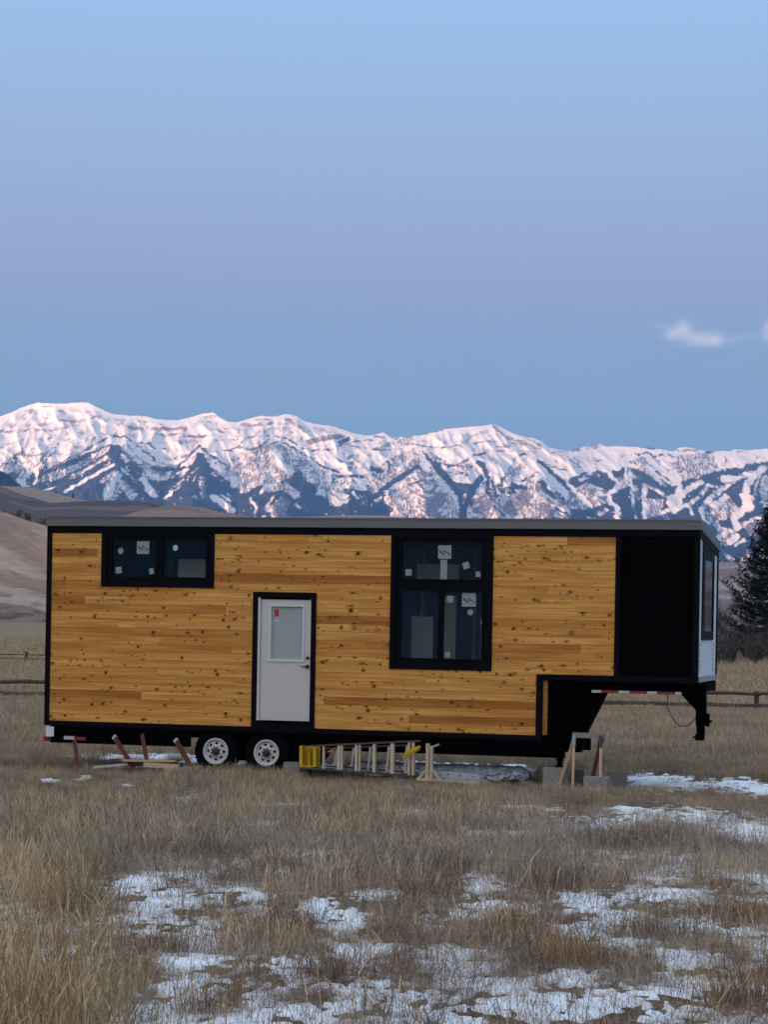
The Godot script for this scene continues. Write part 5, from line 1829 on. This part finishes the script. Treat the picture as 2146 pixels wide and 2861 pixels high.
func build_trees() -> void:
	var needles := surface("needles", Color(0.012, 0.018, 0.013), 0.9)
	needles.vertex_color_use_as_albedo = true
	var tw := surface("willow_twig", Color(0.075, 0.058, 0.055), 0.95)
	tw.vertex_color_use_as_albedo = true
	var gr := surface("grey_twig", Color(0.27, 0.23, 0.195), 0.95)
	gr.vertex_color_use_as_albedo = true
	surface("pale_bark", Color(0.24, 0.205, 0.175), 0.95)
	var big := conifer_parts(13.5, 5.8, 46, 9, 26, 0.46)
	conifer("evergreen_tree", big, "tall dark evergreen with upturned branches at the right edge of the field", Vector3(31.3, -0.4, -175), 0.4, 1.0)
	var small := conifer_parts(9.0, 2.2, 14, 6, 2, 1.3)
	# lone conifers on the crests
	var spots := [[-397.7, 146.0, 2690, 0.55, "tiny conifer on the pale crest at far left, left of a second one"], [-377.0, 141.5, 2690, 0.8, "tiny conifer on the pale crest, larger and right of its neighbour"],
		[-219.8, 157, 3480, 0.5, "tiny lone conifer standing just left of centre on the far bench"], [417.9, 79, 2790, 0.6, "tiny conifer on the right bench nearest the house roof"], [426.0, 79, 2790, 0.55, "tiny conifer on the right bench, second from the house"], [438.4, 80.5, 2790, 0.9, "tallest tiny conifer on the right bench left of the evergreen"], [442.8, 80.5, 2790, 0.7, "tiny conifer just right of the tallest one on the right bench"], [450.5, 80.5, 2790, 0.55, "tiny conifer on the right bench closest to the big evergreen"], [431.5, 80, 2790, 0.45, "smallest tiny conifer on the right bench between its neighbours"]]
	for s in spots:
		conifer("small_conifer", small, s[4], Vector3(s[0], s[1], -s[2]), rng.randf() * TAU, s[3], "conifers along the far crests")
	# scrub on the crest of the tan hill
	var scrub := bare_parts(3.0, 9, 10, 0.9, 0.12)
	var hummock := [[-119.0, 73.2], [-116.2, 72.8], [-111.9, 72.6], [-108.5, 71.6], [-105.2, 70.8], [-101.5, 70.2]]
	var hl := ["leftmost dark bush on the tan hill's crest", "second dark bush from the left on the tan hill's crest", "third dark bush from the left on the tan hill's crest", "fourth dark bush from the left on the tan hill's crest", "fifth dark bush from the left on the tan hill's crest", "rightmost dark bush on the tan hill's crest"]
	for k in hummock.size():
		bare("bush", scrub, "willow_twig", "bark", hl[k], "bush", Vector3(hummock[k][0], hummock[k][1], -1498), 0.9, "bushes on the tan hill's crest")
	# grey leafless trees and a dark bush behind the near hill's crest at left
	var tree_a := bare_parts(7.0, 3, 16, 0.35, 0.10)
	var tree_b := bare_parts(5.5, 5, 13, 0.5, 0.085)
	var crest_tree := bare_parts(6.0, 7, 42, 0.55, 0.17)
	var k2 := 0
	for p in [[-157.5, 42.0, 952], [-152.5, 41.0, 955], [-147.5, 39.5, 956], [-143.8, 38.5, 957]]:
		bare("bare_tree", crest_tree, "grey_twig", "pale_bark", ["leafless grey tree on the near hill's crest, leftmost", "leafless grey tree on the near hill's crest, second from the left", "leafless grey tree on the near hill's crest, second from the right", "leafless grey tree on the near hill's crest, closest to the house"][k2], "tree", Vector3(p[0], p[1], -p[2]), 1.0 - k2 * 0.08, "leafless trees on the near hill's crest")
		k2 += 1
	bare("bush", scrub, "willow_twig", "bark", "dark bush at the very top left of the near hill", "bush", Vector3(-163.0, 43.6, -945), 0.9)
	# willow thicket before the evergreen, and taller leafless trees behind it
	var wil := [bare_parts(3.2, 14, 12, 0.32, 0.028), bare_parts(2.7, 16, 10, 0.4, 0.026), bare_parts(3.5, 11, 14, 0.28, 0.03)]
	for row in 3:
		for k in 9:
			var z: float = [158.0, 166.0, 174.0][row] + rng.randf_range(-3, 3)
			var x := z * 0.1345 + k * 1.25 + rng.randf_range(-0.5, 0.5)
			var word: String = ["front", "middle", "back"][row]
			bare("bare_willow", wil[(k + row) % 3], "willow_twig", "pale_bark", "leafless brown willow, %s in the %s rank below the evergreen" % [ORDINALS[k], word], "bush", Vector3(x, -0.4, -z), rng.randf_range(0.8, 1.15), "leafless willows in the %s rank of the thicket" % word)
	var birch := bare_parts(5.2, 2, 12, 0.16, 0.075)
	var bl := [[21.6, 160.0, "pale slender leafless tree nearest the house in front of the willow thicket"], [22.7, 163.0, "pale slender leafless tree, middle one in front of the willow thicket"], [24.1, 159.0, "pale slender leafless tree farthest from the house before the willow thicket"]]
	for b in bl:
		bare("bare_tree", birch, "willow_twig", "pale_bark", b[2], "tree", Vector3(b[0], -0.4, -b[1]), 1.0, "pale trees before the willow thicket")
	for row in 3:
		for k in 9:
			var z: float = [215.0, 265.0, 340.0][row] + rng.randf_range(-8, 8)
			var x := z * (0.134 + k * 0.0062) + rng.randf_range(-0.6, 0.6)
			var word: String = ["nearest", "middle", "farthest"][row]
			bare("bare_tree", tree_a if k % 2 else tree_b, "grey_twig", "pale_bark", "leafless grey tree, %s in the %s row behind the willows" % [ORDINALS[k], word], "tree", Vector3(x, -0.4, -z), rng.randf_range(0.75, 1.1) * [0.8, 0.95, 1.15][row], "leafless grey trees in the %s row behind the thicket" % word)

func bare(called: String, parts: Array, twig: String, bark: String, label: String, category: String, at: Vector3, s: float, group := "") -> void:
	var t := thing(called, label, category, at, rng.randf() * TAU, group)
	mesh_node("trunk", parts[0], mats[bark], t).scale = Vector3.ONE * s
	mesh_node("twigs", parts[1], mats[twig], t).scale = Vector3.ONE * s

func _ready() -> void:
	rng.seed = 20231
	view_and_light()
	make_materials()
	build_ground()
	build_range()
	build_hills()
	build_house()
	build_site()
	build_fences()
	build_trees()
	build_snow()
	build_grass()
